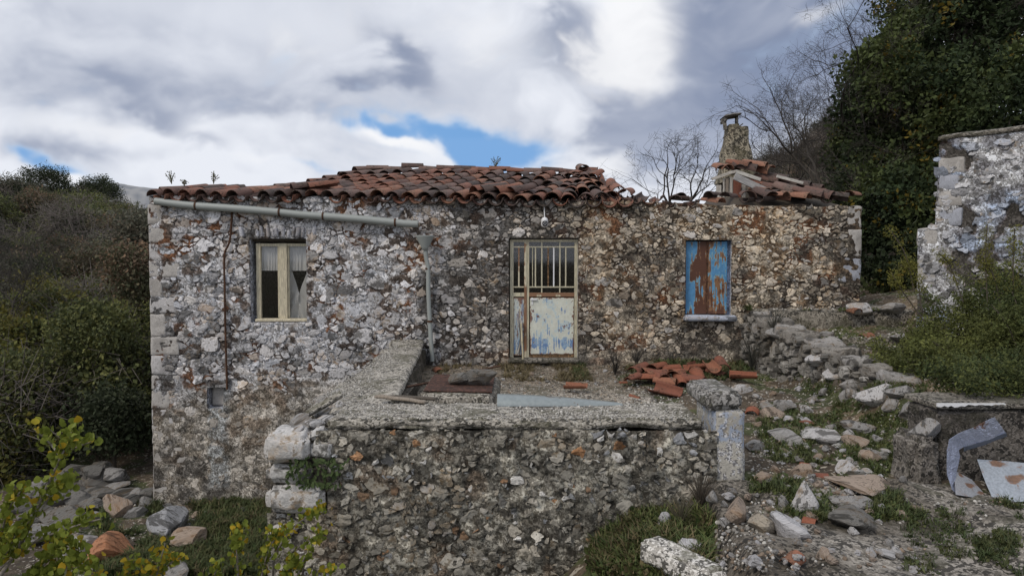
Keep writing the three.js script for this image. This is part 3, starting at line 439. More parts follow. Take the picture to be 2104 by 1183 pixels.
// door
{
  const h = doorH, z = -0.13, pw = 320, ph = 512;
  const paint = (seed, blue, rustEdge) => tex(pw, ph, (u, v) => {
    const a = pf(u, v, 6, seed, 5), g = pf(u * 1, v * 1, 24, seed + 20, 4), st = pn(u * 40, v * 5, 40, seed + 7), low = Math.exp(-Math.pow((v - 0.17) / 0.13, 2)) * 0.16 + Math.exp(-(Math.pow((u - 0.76) / 0.09, 2) + Math.pow((v - 0.76) / 0.12, 2))) * 0.15;
    let c = mul3([0.66, 0.68, 0.60], 0.78 + 0.34 * g); c = mix3(c, [0.055, 0.17, 0.42], 0.85 * sm(0.60, 0.66, a * 0.45 + st * 0.3 + g * 0.25 + low + blue)); c = mix3(c, [0.40, 0.54, 0.62], 0.6 * sm(0.52, 0.60, g * 0.5 + a * 0.5 + blue));
    const e = Math.min(u, 1 - u, v * 1.6, (1 - v) * 1.6); c = mix3(c, [0.17, 0.065, 0.03], 0.9 * sm(0.53, 0.62, g * 0.6 + a * 0.4 + 0.33 * Math.exp(-e * 20) + rustEdge(u, v)));
    return c;
  });
  const T1 = paint(601, 0.01, () => -0.13), T2 = paint(701, 0.07, (u, v) => 0.18 * Math.exp(-Math.pow((u - 0.62) / 0.16, 2)) * sm(0.4, 0.8, v) - 0.04);
  const T3 = tex(64, 512, (u, v) => { const g = pf(u, v, 8, 801, 4), a = pf(0.3, v, 9, 821, 4); let c = mul3([0.62, 0.57, 0.42], 0.8 + 0.35 * g); return mix3(c, [0.19, 0.075, 0.03], 0.9 * sm(0.50, 0.58, a * 0.6 + g * 0.4 + 0.03)); });
  T3.repeat.set(3, 0.5);
  const frameM = std([1, 1, 1], { map: T3, roughness: 0.7 }), cream = std([0.66, 0.63, 0.49], { map: T_wood, roughness: 0.65 }), rusty = std([0.34, 0.20, 0.10], { map: T_mortar });
  const X = (p) => P(p, 600, z).x, Y = (p) => P(1100, p, z).y;
  const d = part(house, 'door', mergeGeometries([box(X(1048), X(1055), Y(735), Y(492), z, z + 0.06), box(X(1180), X(1187), Y(735), Y(492), z, z + 0.06), box(X(1055), X(1180), Y(497), Y(492), z, z + 0.055)]), cream, 'cream metal door of two leaves with barred glazing, rust and blue paint');
  part(d, 'mullion', box(X(1077), X(1082), Y(733), Y(497), z + 0.006, z + 0.06), frameM); part(d, 'mullion', box(X(1082.4), X(1087), Y(733), Y(497), z + 0.006, z + 0.05), cream);
  part(d, 'rail', box(X(1087), X(1180), Y(609), Y(601), z + 0.003, z + 0.052), frameM); part(d, 'rail', box(X(1055), X(1077), Y(609), Y(601), z + 0.003, z + 0.052), cream);
  const pane = (x0, x1, y0, y1) => part(d, 'pane', box(X(x0), X(x1), Y(y1), Y(y0), z + 0.014, z + 0.016), M.glass);
  pane(1055, 1077, 497, 601); pane(1087, 1180, 497, 601);
  const P2 = (x0, x1, y0, y1, t, dz) => { const g = new RoundedBoxGeometry(X(x1) - X(x0), Y(y0) - Y(y1), 0.02, 2, 0.006); const p = g.attributes.position, u = g.attributes.uv; for (let i = 0; i < p.count; i++) u.setXY(i, p.getX(i) / (X(x1) - X(x0)) + 0.5, p.getY(i) / (Y(y0) - Y(y1)) + 0.5); g.translate((X(x0) + X(x1)) / 2, (Y(y0) + Y(y1)) / 2, z + dz); return part(d, 'panel', g, std([1, 1, 1], { map: t, roughness: 0.62, bumpMap: B_rough, bumpScale: 0.001 })); };
  P2(1089, 1179, 611, 727, T1, 0.03); P2(1055, 1077, 611, 730, T2, 0.028);
  part(d, 'rail', box(X(1087), X(1180), Y(734), Y(728), z + 0.003, z + 0.05), rusty);
  const b = (x, y0, y1, w, m) => part(d, 'bar', box(X(x) - w, X(x) + w, Y(y1), Y(y0), z + 0.028, z + 0.04), m ?? cream);
  [1100, 1113, 1126, 1137.5, 1150, 1162].forEach((x, i) => b(x, 508, 588, 0.011, i === 2 ? rusty : i === 3 ? M.white : undefined)); b(1094, 508, 588, 0.006); b(1066, 508, 588, 0.012, frameM);
  [1113, 1150].forEach((x) => { b(x, 589.5, 601, 0.011); b(x, 497, 506, 0.011); });
  for (const y of [506, 588]) { part(d, 'bar', box(X(1087), X(1180), Y(y + 2.6), Y(y), z + 0.026, z + 0.044), cream); part(d, 'bar', box(X(1055), X(1077), Y(y + 2.6), Y(y), z + 0.026, z + 0.044), cream); }
  part(d, 'handle', mergeGeometries([box(X(1092), X(1095), Y(626), Y(612), z + 0.041, z + 0.05), box(X(1090), X(1103), Y(616), Y(613), z + 0.05, z + 0.075)]), M.white);
  part(house, 'threshold', roughBox(h[1] - h[0] + 0.05, 0.09, 0.42, 0.012, 8, 0.04).translate((h[0] + h[1]) / 2, h[2] - 0.035, -0.1), M.concDark);
}
// blue shutter window
{
  const h = shutH, z = -0.1, T = tex(384, 640, (u, v) => {
    const a = pf(u, v, 5, 901, 6), g = pf(u, v, 30, 921, 4), st = pn(u * 30, v * 3, 30, 931) * 0.5 + pn(u * 60, v * 6, 60, 937) * 0.5;
    let c = mul3([0.085, 0.255, 0.47], 0.75 + 0.5 * g); c = mix3(c, [0.22, 0.42, 0.50], 0.8 * sm(0.58, 0.64, a * 0.6 + g * 0.4));
    const m = 0.40 * Math.exp(-Math.pow((u - 0.43) / 0.23, 2)) * sm(-0.3, 0.2, v) + 0.26 * Math.exp(-v * 9) + 0.2 * Math.exp(-(Math.pow((u - 0.78) / 0.14, 2) + Math.pow((v - 0.14) / 0.1, 2))) + 0.06 * Math.exp(-u * 12) * (1 - v);
    const r = (a - 0.5) * 0.95 + 0.44 + (g - 0.5) * 0.3 + (st - 0.5) * 0.5 + m; c = mix3(c, [0.22, 0.42, 0.47], 0.75 * sm(0.53, 0.59, r)); c = mix3(c, [0.24, 0.125, 0.06], sm(0.60, 0.64, r)); c = mix3(c, [0.085, 0.032, 0.018], 0.95 * sm(0.66, 0.78, r + (u < 0.42 ? 0.05 : -0.04))); return c;
  });
  const s = part(house, 'shutter', box(h[0], h[0] + 0.025, h[2], h[3], z - 0.02, z + 0.03), M.rust, 'blue metal shutter with a broad streak of rust');
  const mid = (h[0] + h[1]) / 2 - 0.0; const leaf = (x0, x1, dz) => { const g = new RoundedBoxGeometry(x1 - x0, h[3] - h[2] - 0.04, 0.02, 2, 0.006), p = g.attributes.position, u = g.attributes.uv; g.translate((x0 + x1) / 2, (h[2] + h[3]) / 2, z + dz); for (let i = 0; i < p.count; i++) u.setXY(i, (p.getX(i) - h[0]) / (h[1] - h[0]), (p.getY(i) - h[2]) / (h[3] - h[2])); return g; };
  const sm_ = std([1, 1, 1], { map: T, roughness: 0.6, bumpMap: B_rough, bumpScale: 0.0015 }); part(s, 'panel', leaf(h[0] + 0.026, mid - 0.003, 0.008), sm_); part(s, 'panel', leaf(mid + 0.001, h[1] - 0.05, 0.012), sm_);
  part(s, 'strap', box(mid - 0.012, mid + 0.01, h[2] + 0.03, h[3] - 0.03, z + 0.023, z + 0.029), M.rust); part(s, 'frame', box(h[1] - 0.05, h[1], h[2], h[3], z - 0.02, z + 0.03), std([0.16, 0.22, 0.36], { map: T_mortar, roughness: 0.8 }));
  part(house, 'window_sill', roughBox(h[1] - h[0] + 0.12, 0.1, 0.3, 0.014, 21, 0.03, 0.02).translate((h[0] + h[1]) / 2 + 0.02, h[2] - 0.045, 0.0), std([0.50, 0.55, 0.66], { map: T_stone, bumpMap: B_rough, bumpScale: 0.01 }));
}
// gutter on the left, its funnel and downpipe
{
  const pts = [[318, 413], [402, 423], [574, 436], [664, 444], [812, 457], [858, 460]].map(([x, y]) => P(x, y, 0.13));
  const gut = part(house, 'gutter', mergeGeometries(pts.slice(1, -1).map((p, i) => { const g = new THREE.CylinderGeometry(0.071, 0.071, 0.03, 16); g.rotateZ(Math.PI / 2); return g.translate(p.x, p.y, p.z); })), M.rust, 'long grey pipe gutter sloping down under the eaves');
  for (let i = 0; i < pts.length - 1; i++) part(gut, 'pipe_section', tube([pts[i], pts[i].clone().lerp(pts[i + 1], 0.5).add(new THREE.Vector3(0, 0.006 * (i % 2 ? 1 : -1), 0)), pts[i + 1]], 0.062 + 0.003 * (i % 2), 8, 16), M.pipe);
  const e = pts[5]; { const g = new THREE.CylinderGeometry(0.062, 0.062, 0.01, 16); g.rotateZ(Math.PI / 2 - 0.06); part(gut, 'end_cap', g.translate(e.x, e.y, e.z), M.pipe); }
  const f = P(873, 484, 0.16), k = px2m(0.16); const fun = new THREE.LatheGeometry([[0.0, -30], [6, -30], [7.5, -24], [19, -2], [20, 0], [18, 0.5], [6, -22], [0.0, -24]].map(([r, y]) => new THREE.Vector2(r * k, y * k)), 24); fun.scale(1, 1, 0.8);
  const down = part(house, 'downpipe', tube([P(874, 508, 0.15), P(875, 528, 0.14), P(879, 548, 0.13), P(880, 600, 0.12), P(884, 680, 0.12), P(888, 742, 0.14)], 0.038, 40, 12), M.pipe, 'thin grey downpipe with a cone funnel on top');
  part(down, 'funnel', fun.translate(f.x, f.y, f.z), M.pipe);
  for (const [x, y] of [[879, 552], [883, 660]]) { const p = P(x, y, 0.12), g = new THREE.CylinderGeometry(0.046, 0.046, 0.035, 14); part(down, 'clip', g.translate(p.x, p.y, p.z), M.rust); }
}
// roof: clay barrel tiles
const tileGeo = (L, r0, r1, t, seed) => { // half cone shell, long axis z from 0 (wide, lower end) to -L
  const R = rng(seed), n = 8, m = 2, pos = [], uv = [], idx = []; const off = R(), wob = (R() - 0.5) * 0.12;
  for (let s = 0; s < 2; s++) for (let j = 0; j <= m; j++) for (let i = 0; i <= n; i++) { const a = Math.PI * (0.03 + 0.94 * i / n), r = lerp(r0, r1, j / m) - s * t, z = -L * j / m; pos.push(Math.cos(a) * r * (1 + wob * Math.sin(a * 2)), Math.sin(a) * r * (0.9 + wob), z); uv.push(a * r0 + off, z + off * 3); }
  const row = n + 1, lay = row * (m + 1);
  for (let s = 0; s < 2; s++) for (let j = 0; j < m; j++) for (let i = 0; i < n; i++) { const a = s * lay + j * row + i; if (!s) idx.push(a, a + row, a + 1, a + 1, a + row, a + row + 1); else idx.push(a, a + 1, a + row, a + 1, a + row + 1, a + row); }
  for (let i = 0; i < n; i++) { const a = i, b = lay + i; idx.push(a, a + 1, b, a + 1, b + 1, b); const c = m * row + i, d = lay + c; idx.push(c, d, c + 1, c + 1, d, d + 1); }
  for (let j = 0; j < m; j++) for (const i of [0, n]) { const a = j * row + i, b = lay + a; i ? idx.push(a, a + row, b, a + row, b + row, b) : idx.push(a, b, a + row, a + row, b, b + row); }
  return geo(pos, idx, uv);
};
const TILES = [0, 1, 2, 3].map((i) => tileGeo(0.5, 0.142, 0.108, 0.018, 40 + i));
const roof = shade(new THREE.Group()); roof.name = 'roof'; house.add(roof);
const slope = 0.30, tilt = Math.atan(slope), RIDGE = 2.75;
{
  const R = rng(5), put = (name, p, yaw, pitch, roll, flip, k = 1, dark = 0) => { const m = shade(new THREE.Mesh(TILES[R() * 4 | 0], M.clay[Math.min(6, R() * 7 | 0)])); m.name = name; m.rotation.order = 'YXZ'; m.rotation.set(pitch, yaw, roll + (flip ? Math.PI : 0)); m.position.copy(p); m.scale.setScalar(name === 'tile' && k === 1 ? 1 : k * 0.84); roof.add(m); return m; };
  const eaveY = (x) => topY(x) - 0.035, surf = (x, d) => eaveY(x) + slope * d + 0.04 * (fb(x * 0.9, d * 0.9, 41, 3) - 0.5) - 0.05 * Math.sin(clamp(d / RIDGE) * 3.14) - 0.17 * Math.exp(-Math.pow((x + 4.55) / 1.05, 2)) * clamp(d / 1.1);
  const xl = HW.x0 + 0.02, ridgeL = P(752, 340, -RIDGE).x, ridgeR = P(1197, 350, -RIDGE).x;
  // boards under the tiles
  const pos = [], uv = [], idx = [], n = 40, m = 10; for (let j = 0; j <= m; j++) for (let i = 0; i <= n; i++) { const d = RIDGE * j / m, a = lerp(xl, ridgeL, j / m), b = lerp(2.0, ridgeR + 0.1, j / m), x = lerp(a, b, i / n); pos.push(x, surf(x, d) - 0.07, -d); uv.push(x, d); } for (let j = 0; j < m; j++) for (let i = 0; i < n; i++) { const a = j * (n + 1) + i; idx.push(a, a + 1, a + n + 1, a + 1, a + n + 2, a + n + 1); }
  part(roof, 'roof_deck', geo(pos, idx, uv), M.woodDark);
  part(roof, 'roof_slope', geo([xl, 2.75, 0, ridgeL, surf(ridgeL, RIDGE) - 0.04, -RIDGE, xl, 2.75, HW.back, ridgeR, surf(ridgeR, RIDGE) - 0.04, -RIDGE, ridgeR, 2.75, HW.back], [0, 1, 2, 1, 3, 2, 2, 3, 4]), M.clay[2]);
  const pans = [], skew = (x) => 0.36 * (1 - sm(0.2, 1.6, x)) - 0.1 * sm(1.0, 1.9, x);
  for (let c = 0; c < 44; c++) {
    const x0 = xl + 0.12 + c * 0.275 + (R() - 0.5) * 0.02; if (x0 > 2.0) break;
    const k = skew(x0), rows = 8, loose = sm(0.1, 1.2, x0);
    for (let r = 0; r < rows; r++) {
      const d = -0.1 + r * 0.385, x = x0 + k * d; if (d > RIDGE - 0.25) break;
      const hipX = lerp(xl, ridgeL, clamp(d / RIDGE)); if (x < hipX + 0.04) continue; if (x > lerp(2.02, ridgeR + 0.05, clamp(d / RIDGE))) continue;
      const jit = 0.05 + 0.3 * loose, yaw = -Math.atan(k) + (R() - 0.5) * jit, gone = R() < 0.03 + 0.07 * loose;
      const y = surf(x, d);
      if (!gone) put('tile', new THREE.Vector3(x + (R() - 0.5) * 0.02, y + 0.035 + 0.02 * R() + 0.05 * loose * R(), -d), yaw, tilt - 0.045 + (R() - 0.5) * 0.05 * (1 + 2 * loose), (R() - 0.5) * 0.12 * (1 + 2 * loose), false);
      if (r === 0) { if (R() > 0.1) put('tile', new THREE.Vector3(x + 0.137, y + 0.075, -d + 0.02 + 0.05 * R()), yaw, tilt - 0.04, (R() - 0.5) * 0.2, true); }
      else { const g = TILES[R() * 4 | 0].clone(), o = new THREE.Object3D(); o.rotation.order = 'YXZ'; o.rotation.set(tilt - 0.04, yaw, Math.PI); o.position.set(x + 0.137, y + 0.05, -d); o.updateMatrix(); pans.push(g.applyMatrix4(o.matrix)); }
    }
  }
  part(roof, 'pan_tiles', mergeGeometries(pans), M.clay[1]).userData.kind = 'stuff';
  // caps along hip and ridge
  for (let i = 0; i < 12; i++) { const t = (i + 0.2) / 12, x = lerp(xl + 0.1, ridgeL, t), d = RIDGE * t; put('ridge_tile', new THREE.Vector3(x, surf(x, d) + 0.05 + 0.02 * R(), -d), -Math.atan2(ridgeL - xl, RIDGE), Math.atan(slope * RIDGE / Math.hypot(RIDGE, ridgeL - xl)) - 0.02, (R() - 0.5) * 0.15, false, 1.05); }
  for (let x = ridgeL + 0.02; x < ridgeR - 0.05; x += 0.37) put('ridge_tile', new THREE.Vector3(x, surf(x, RIDGE) + 0.035 + 0.025 * R(), -RIDGE), -Math.PI / 2 + (R() - 0.5) * 0.1, (R() - 0.5) * 0.12, (R() - 0.5) * 0.25, false, 1.08);
  // slipped tiles lying across the slope, and the torn right edge with a row left on the wall head
  for (const [px, py, yaw] of [[610, 385, -1.1], [645, 380, -1.15], [985, 392, -0.95], [1030, 388, -0.9], [1060, 392, -0.85], [1000, 400, -1.0]]) { const p = P(px, py, 0.02); put('slipped_tile', new THREE.Vector3(p.x - 0.1, surf(p.x, 0.1) + 0.13, -0.02), yaw, 0.22, (R() - 0.5) * 0.5, false, 1.25); }
  for (let i = 0; i < 9; i++) { const t = (i + 0.3) / 9, d = RIDGE * (1 - t), x = lerp(ridgeR, 2.02, t); put('verge_tile', new THREE.Vector3(x + 0.04 * (R() - 0.5), surf(x, d) + 0.07 + 0.05 * R(), -d + 0.15), -0.15 + (R() - 0.5) * 0.9, tilt + (R() - 0.5) * 0.3, (R() - 0.5) * 0.8, R() < 0.35, 1.05); }
  for (let i = 0; i < 17; i++) { const px = 1262 + i * 13.5 + 6 * R(), p = P(px, 408, 0), gap = px > 1345 && R() < 0.45; if (gap) continue; put('eave_tile', new THREE.Vector3(p.x, topY(p.x) + 0.02 + 0.08 * R() * (px < 1350 ? 1.5 : 0.5), 0.08 - 0.1 * R()), (R() - 0.5) * 1.3, 0.12 + (R() - 0.5) * 0.3, (R() - 0.5) * 0.7, R() < 0.5, 0.98); }
  // right end: what is left of the roof round the chimney
  const cy = P(1500, 350, -1.9), ex = HW.x1 - 0.1;
  const rs = (t, d) => lerp(P(1600, 372, -1.2).y, P(1745, 402, 0).y, t) + 0.0 * d;
  for (let r = 0; r < 5; r++) for (let c = 0; c < 9; c++) {
    const t = (c + 0.4 * R()) / 9, d = 0.1 + r * 0.34, x = lerp(4.05 + 0.16 * r, ex - 0.22 * r, t); if (R() < 0.12) continue; if (x < 4.55 && d > 0.3 && d < 1.4) continue;
    const y = topY(x) + 0.06 + slope * d * 0.72 + 0.05 * R() + 0.04 * (1 - t); put('tile', new THREE.Vector3(x, y, -d + 0.12), 0.75 * (0.3 + t) + (R() - 0.5) * 0.8, 0.24 + (R() - 0.5) * 0.22, (R() - 0.5) * 0.6, R() < 0.3, 1.0);
  }
  for (const [px, py] of [[1420, 402], [1400, 406], [1455, 404], [1490, 405], [1530, 405], [1560, 404], [1745, 402], [1725, 405], [1700, 406]]) { const p = P(px, py, 0.02); put('eave_tile', p, (R() - 0.5) * 2.2, 0.05, (R() - 0.5) * 0.4, R() < 0.4, 0.9); }
  const back = geo([4.0, 2.62, -0.3, ex, 2.62, -0.3, P(1500, 352, -2.0).x, P(1500, 352, -2.0).y - 0.08, -2.0, ex - 1.0, P(1600, 372, -2.0).y - 0.1, -2.0, 4.0, 2.6, -3.6, ex, 2.6, -3.6], [0, 1, 2, 1, 3, 2, 1, 5, 3, 3, 5, 2, 2, 5, 4, 2, 4, 0]); part(roof, 'roof_deck', back, M.woodDark);
  // chimney
  const cz = -2.0, cb = P(1514, 352, cz), ct = P(1511, 258, cz), k = px2m(cz), H0 = ct.y - cb.y;
  const ch = new THREE.CylinderGeometry(1, 1, 1, 24, 24), p = ch.attributes.position, u = ch.attributes.uv;
  for (let i = 0; i < p.count; i++) { const t = p.getY(i) + 0.5, w = lerp(38, 20.5, Math.pow(t, 0.85)) * k, r = Math.hypot(p.getX(i), p.getZ(i)), a = Math.atan2(p.getZ(i), p.getX(i)); const sq = 1 / Math.pow(Math.pow(Math.abs(Math.cos(a)), 5) + Math.pow(Math.abs(Math.sin(a)), 5), 0.2) * (r > 0.5 ? 1 : 0), n = 0.08 * (fb(Math.cos(a) * 2 + 7, t * 4, Math.sin(a) * 2, 4) - 0.5); const top = t > 0.99 ? -0.1 * (p.getX(i) < 0 ? 0 : 1) * 0.5 : 0; p.setXYZ(i, Math.cos(a) * sq * (w + n), t * (H0 + 0.25) - 0.25 + top + n * 0.4, Math.sin(a) * sq * (w * 0.85 + n)); u.setXY(i, a * w, t * H0); }
  ch.computeVertexNormals(); ch.translate(lerp(cb.x, ct.x, 0.4), cb.y, cz); const chim = part(roof, 'chimney', ch, std([0.50, 0.46, 0.37], { map: T_conc, bumpMap: B_rough, bumpScale: 0.02 }), 'tapering plastered chimney with a tilted slab cap');
  const at = (x, y, z = cz) => P(x, y, z); part(chim, 'cap_post', bar(at(1491, 266, cz + 0.12), at(1488, 244, cz + 0.12), 0.055, 0.08), M.concDark); part(chim, 'cap_post', bar(at(1514, 258, cz + 0.05), at(1514, 238, cz + 0.05), 0.045, 0.08), M.concDark);
  part(chim, 'cap_slab', roughBox(0.36, 0.05, 0.42, 0.016, 31, 0.04).rotateZ(0.2).translate(at(1500, 240).x, at(1500, 240).y, cz + 0.05), M.rockDark); part(chim, 'cap_lip', roughBox(0.06, 0.14, 0.3, 0.015, 33, 0.03).rotateZ(-0.25).translate(at(1486, 250).x, at(1486, 248).y, cz + 0.05), M.rockDark);
  part(chim, 'rod', bar(at(1486, 284, cz + 0.34), at(1527, 254, cz + 0.33), 0.022, 0.02), M.woodDark);
  // white rafters and boards left standing in front of the chimney
  const zz = -0.75, f = part(roof, 'broken_gable', bar(at(1463, 364 + 4, zz), at(1497, 356, zz), 0.05, 0.05), M.woodPale); const rf = (a, b, w, m, z2) => part(f, 'rafter', bar(at(...a, z2 ?? zz), at(...b, z2 ?? zz), w, 0.05), m);
  rf([1497, 355], [1512, 352], 0.05, M.woodPale); rf([1512, 352], [1563, 369], 0.06, M.white2 ??= std([0.62, 0.62, 0.60], { map: T_wood })); rf([1510, 362], [1590, 400], 0.12, std([0.42, 0.43, 0.45], { map: T_wood }), zz + 0.15); rf([1597, 362], [1650, 376], 0.05, M.white2); rf([1660, 386], [1672, 392], 0.04, M.white2);
  for (const [x0, x1, y0, y1, m] of [[1486, 1489, 366, 400, M.woodPale], [1491, 1497, 366, 400, M.wood], [1500, 1505, 364, 400, M.woodPale], [1507, 1523, 366, 400, clayBright[1]], [1525, 1532, 372, 400, M.woodPale], [1472, 1482, 380, 402, M.woodPale], [1533, 1552, 384, 402, M.wood]]) { const a = at(x0, y1, zz - 0.04), b = at(x1, y0, zz - 0.04); part(f, 'board', box(a.x, b.x, a.y - 0.05, b.y, zz - 0.05, zz - 0.02), m); }
  // tiles about the foot of the chimney
  for (const [px, py, yaw, rl] of [[1497, 350, 0.3, 0], [1520, 350, -0.6, 0.3], [1541, 344, 0.9, 0], [1555, 350, 1.2, 0.4], [1575, 345, 1.0, 0], [1586, 352, 0.6, 0.6], [1485, 352, -0.2, 0], [1600, 375, 1.1, 0.2], [1620, 372, 1.15, 0], [1640, 380, 1.0, 0.2], [1665, 385, 1.0, 0], [1690, 392, 0.9, 0.1], [1560, 395, 1.3, 0.2], [1585, 388, 1.2, 0]]) { const q = P(px, py, -1.15); put('tile', q, yaw, 0.25, rl, false, 1.1); }
}
rebase(house, -0.1, HW.base, -2.7);
{ // little plants on the roof edge
  let i = 0; for (const [px, py, h, s] of [[352, 378, 34, 1], [438, 378, 28, 2], [378, 382, 16, 3], [1018, 345, 24, 4]]) {
    const z = i === 3 ? -2.7 : -0.15, p = P(px, py, z), k = px2m(z), g = [], R = rng(s * 77);
    for (let b = 0; b < 6; b++) { const x = (R() - 0.5) * h * 0.9 * k, y = h * k * (0.5 + 0.5 * R()); g.push(tube([p, p.clone().add(new THREE.Vector3(x * 0.4, y * 0.55, 0.02)), p.clone().add(new THREE.Vector3(x, y, 0.05 * (R() - 0.5)))], 0.006, 5, 4)); for (let l = 0; l < 6; l++) { const t = 0.35 + 0.65 * R(), q = new THREE.Vector3(p.x + x * t + (R() - 0.5) * 0.07, p.y + y * t, p.z); g.push(new THREE.TetrahedronGeometry(0.009 + 0.008 * R()).translate(q.x, q.y, q.z)); } }
    const o = thing('roof_weed', ['dry weed sprouting on the left end of the tile eave', 'thin dry weed on the eave above the window', 'low dry weed beside the roof corner weed', 'dry twig plant standing on the roof ridge'][i++], 'plant'); for (const q of g) { if (q.index) { } } part(o, 'stem', mergeGeometries(g.map((q) => q.index ? q.toNonIndexed() : q)), std([0.10, 0.095, 0.05])); rebase(o, p.x, p.y, p.z);
  }
}
// camera on the wall
{
  const p = P(1119, 458, 0.09), c = thing('security_camera', 'small white security camera hanging on the wall above the door', 'security camera');
  const b = new THREE.CapsuleGeometry(0.062, 0.06, 8, 20); b.rotateX(0.25); part(c, 'body', b.translate(p.x, p.y + 0.01, p.z + 0.01), M.white);
  part(c, 'lens', new THREE.CylinderGeometry(0.047, 0.047, 0.02, 24).rotateX(Math.PI / 2 + 0.2).translate(p.x + 0.004, p.y - 0.012, p.z + 0.07), M.black); part(c, 'lens_ring', new THREE.TorusGeometry(0.022, 0.006, 8, 20).rotateX(0.2).translate(p.x + 0.004, p.y - 0.013, p.z + 0.083), std([0.35, 0.36, 0.38], { roughness: 0.3 }));
  part(c, 'cable', tube([P(1119, 446, 0.06), P(1118.5, 432, 0.05), P(1118, 421, 0.03)], 0.011, 10, 8), M.white); rebase(c, p.x, p.y, 0.03);
}

// ------------------------------------------------------------------ terrace with its thick parapet
{
  const pos = [], uv = [], col = [], idx = [], nx = 90, nz = 110;
  for (let j = 0; j <= nz; j++) for (let i = 0; i <= nx; i++) { const z = lerp(-0.02, 5.35, j / nz), x = lerp(-1.75, 2.0, i / nx); pos.push(x, terraceY(x, z) + (i === nx ? -0.2 : 0), z); uv.push(x, z); const k = fb(x * 1.5, z * 1.5, 17, 4), g = sm(3.4, 1.2, z + (k - 0.5) * 3.0); col.push(...mix3(mix3([1.0, 0.97, 0.92], [0.55, 0.51, 0.46], sm(0.4, 0.6, k)), [0.26, 0.2, 0.13], g * 0.75)); }
  for (let j = 0; j < nz; j++) for (let i = 0; i < nx; i++) { const a = j * (nx + 1) + i; idx.push(a, a + nx + 1, a + 1, a + 1, a + nx + 1, a + nx + 2); }
  struct('terrace_floor', geo(pos, idx, uv, col), std([1, 1, 1], { map: T_conc, vertexColors: true, bumpMap: B_rough, bumpScale: 0.02 }));
}
const par = thing('terrace_parapet', 'thick grey rubble stone parapet wall with lichened concrete coping in front of the terrace', 'wall');
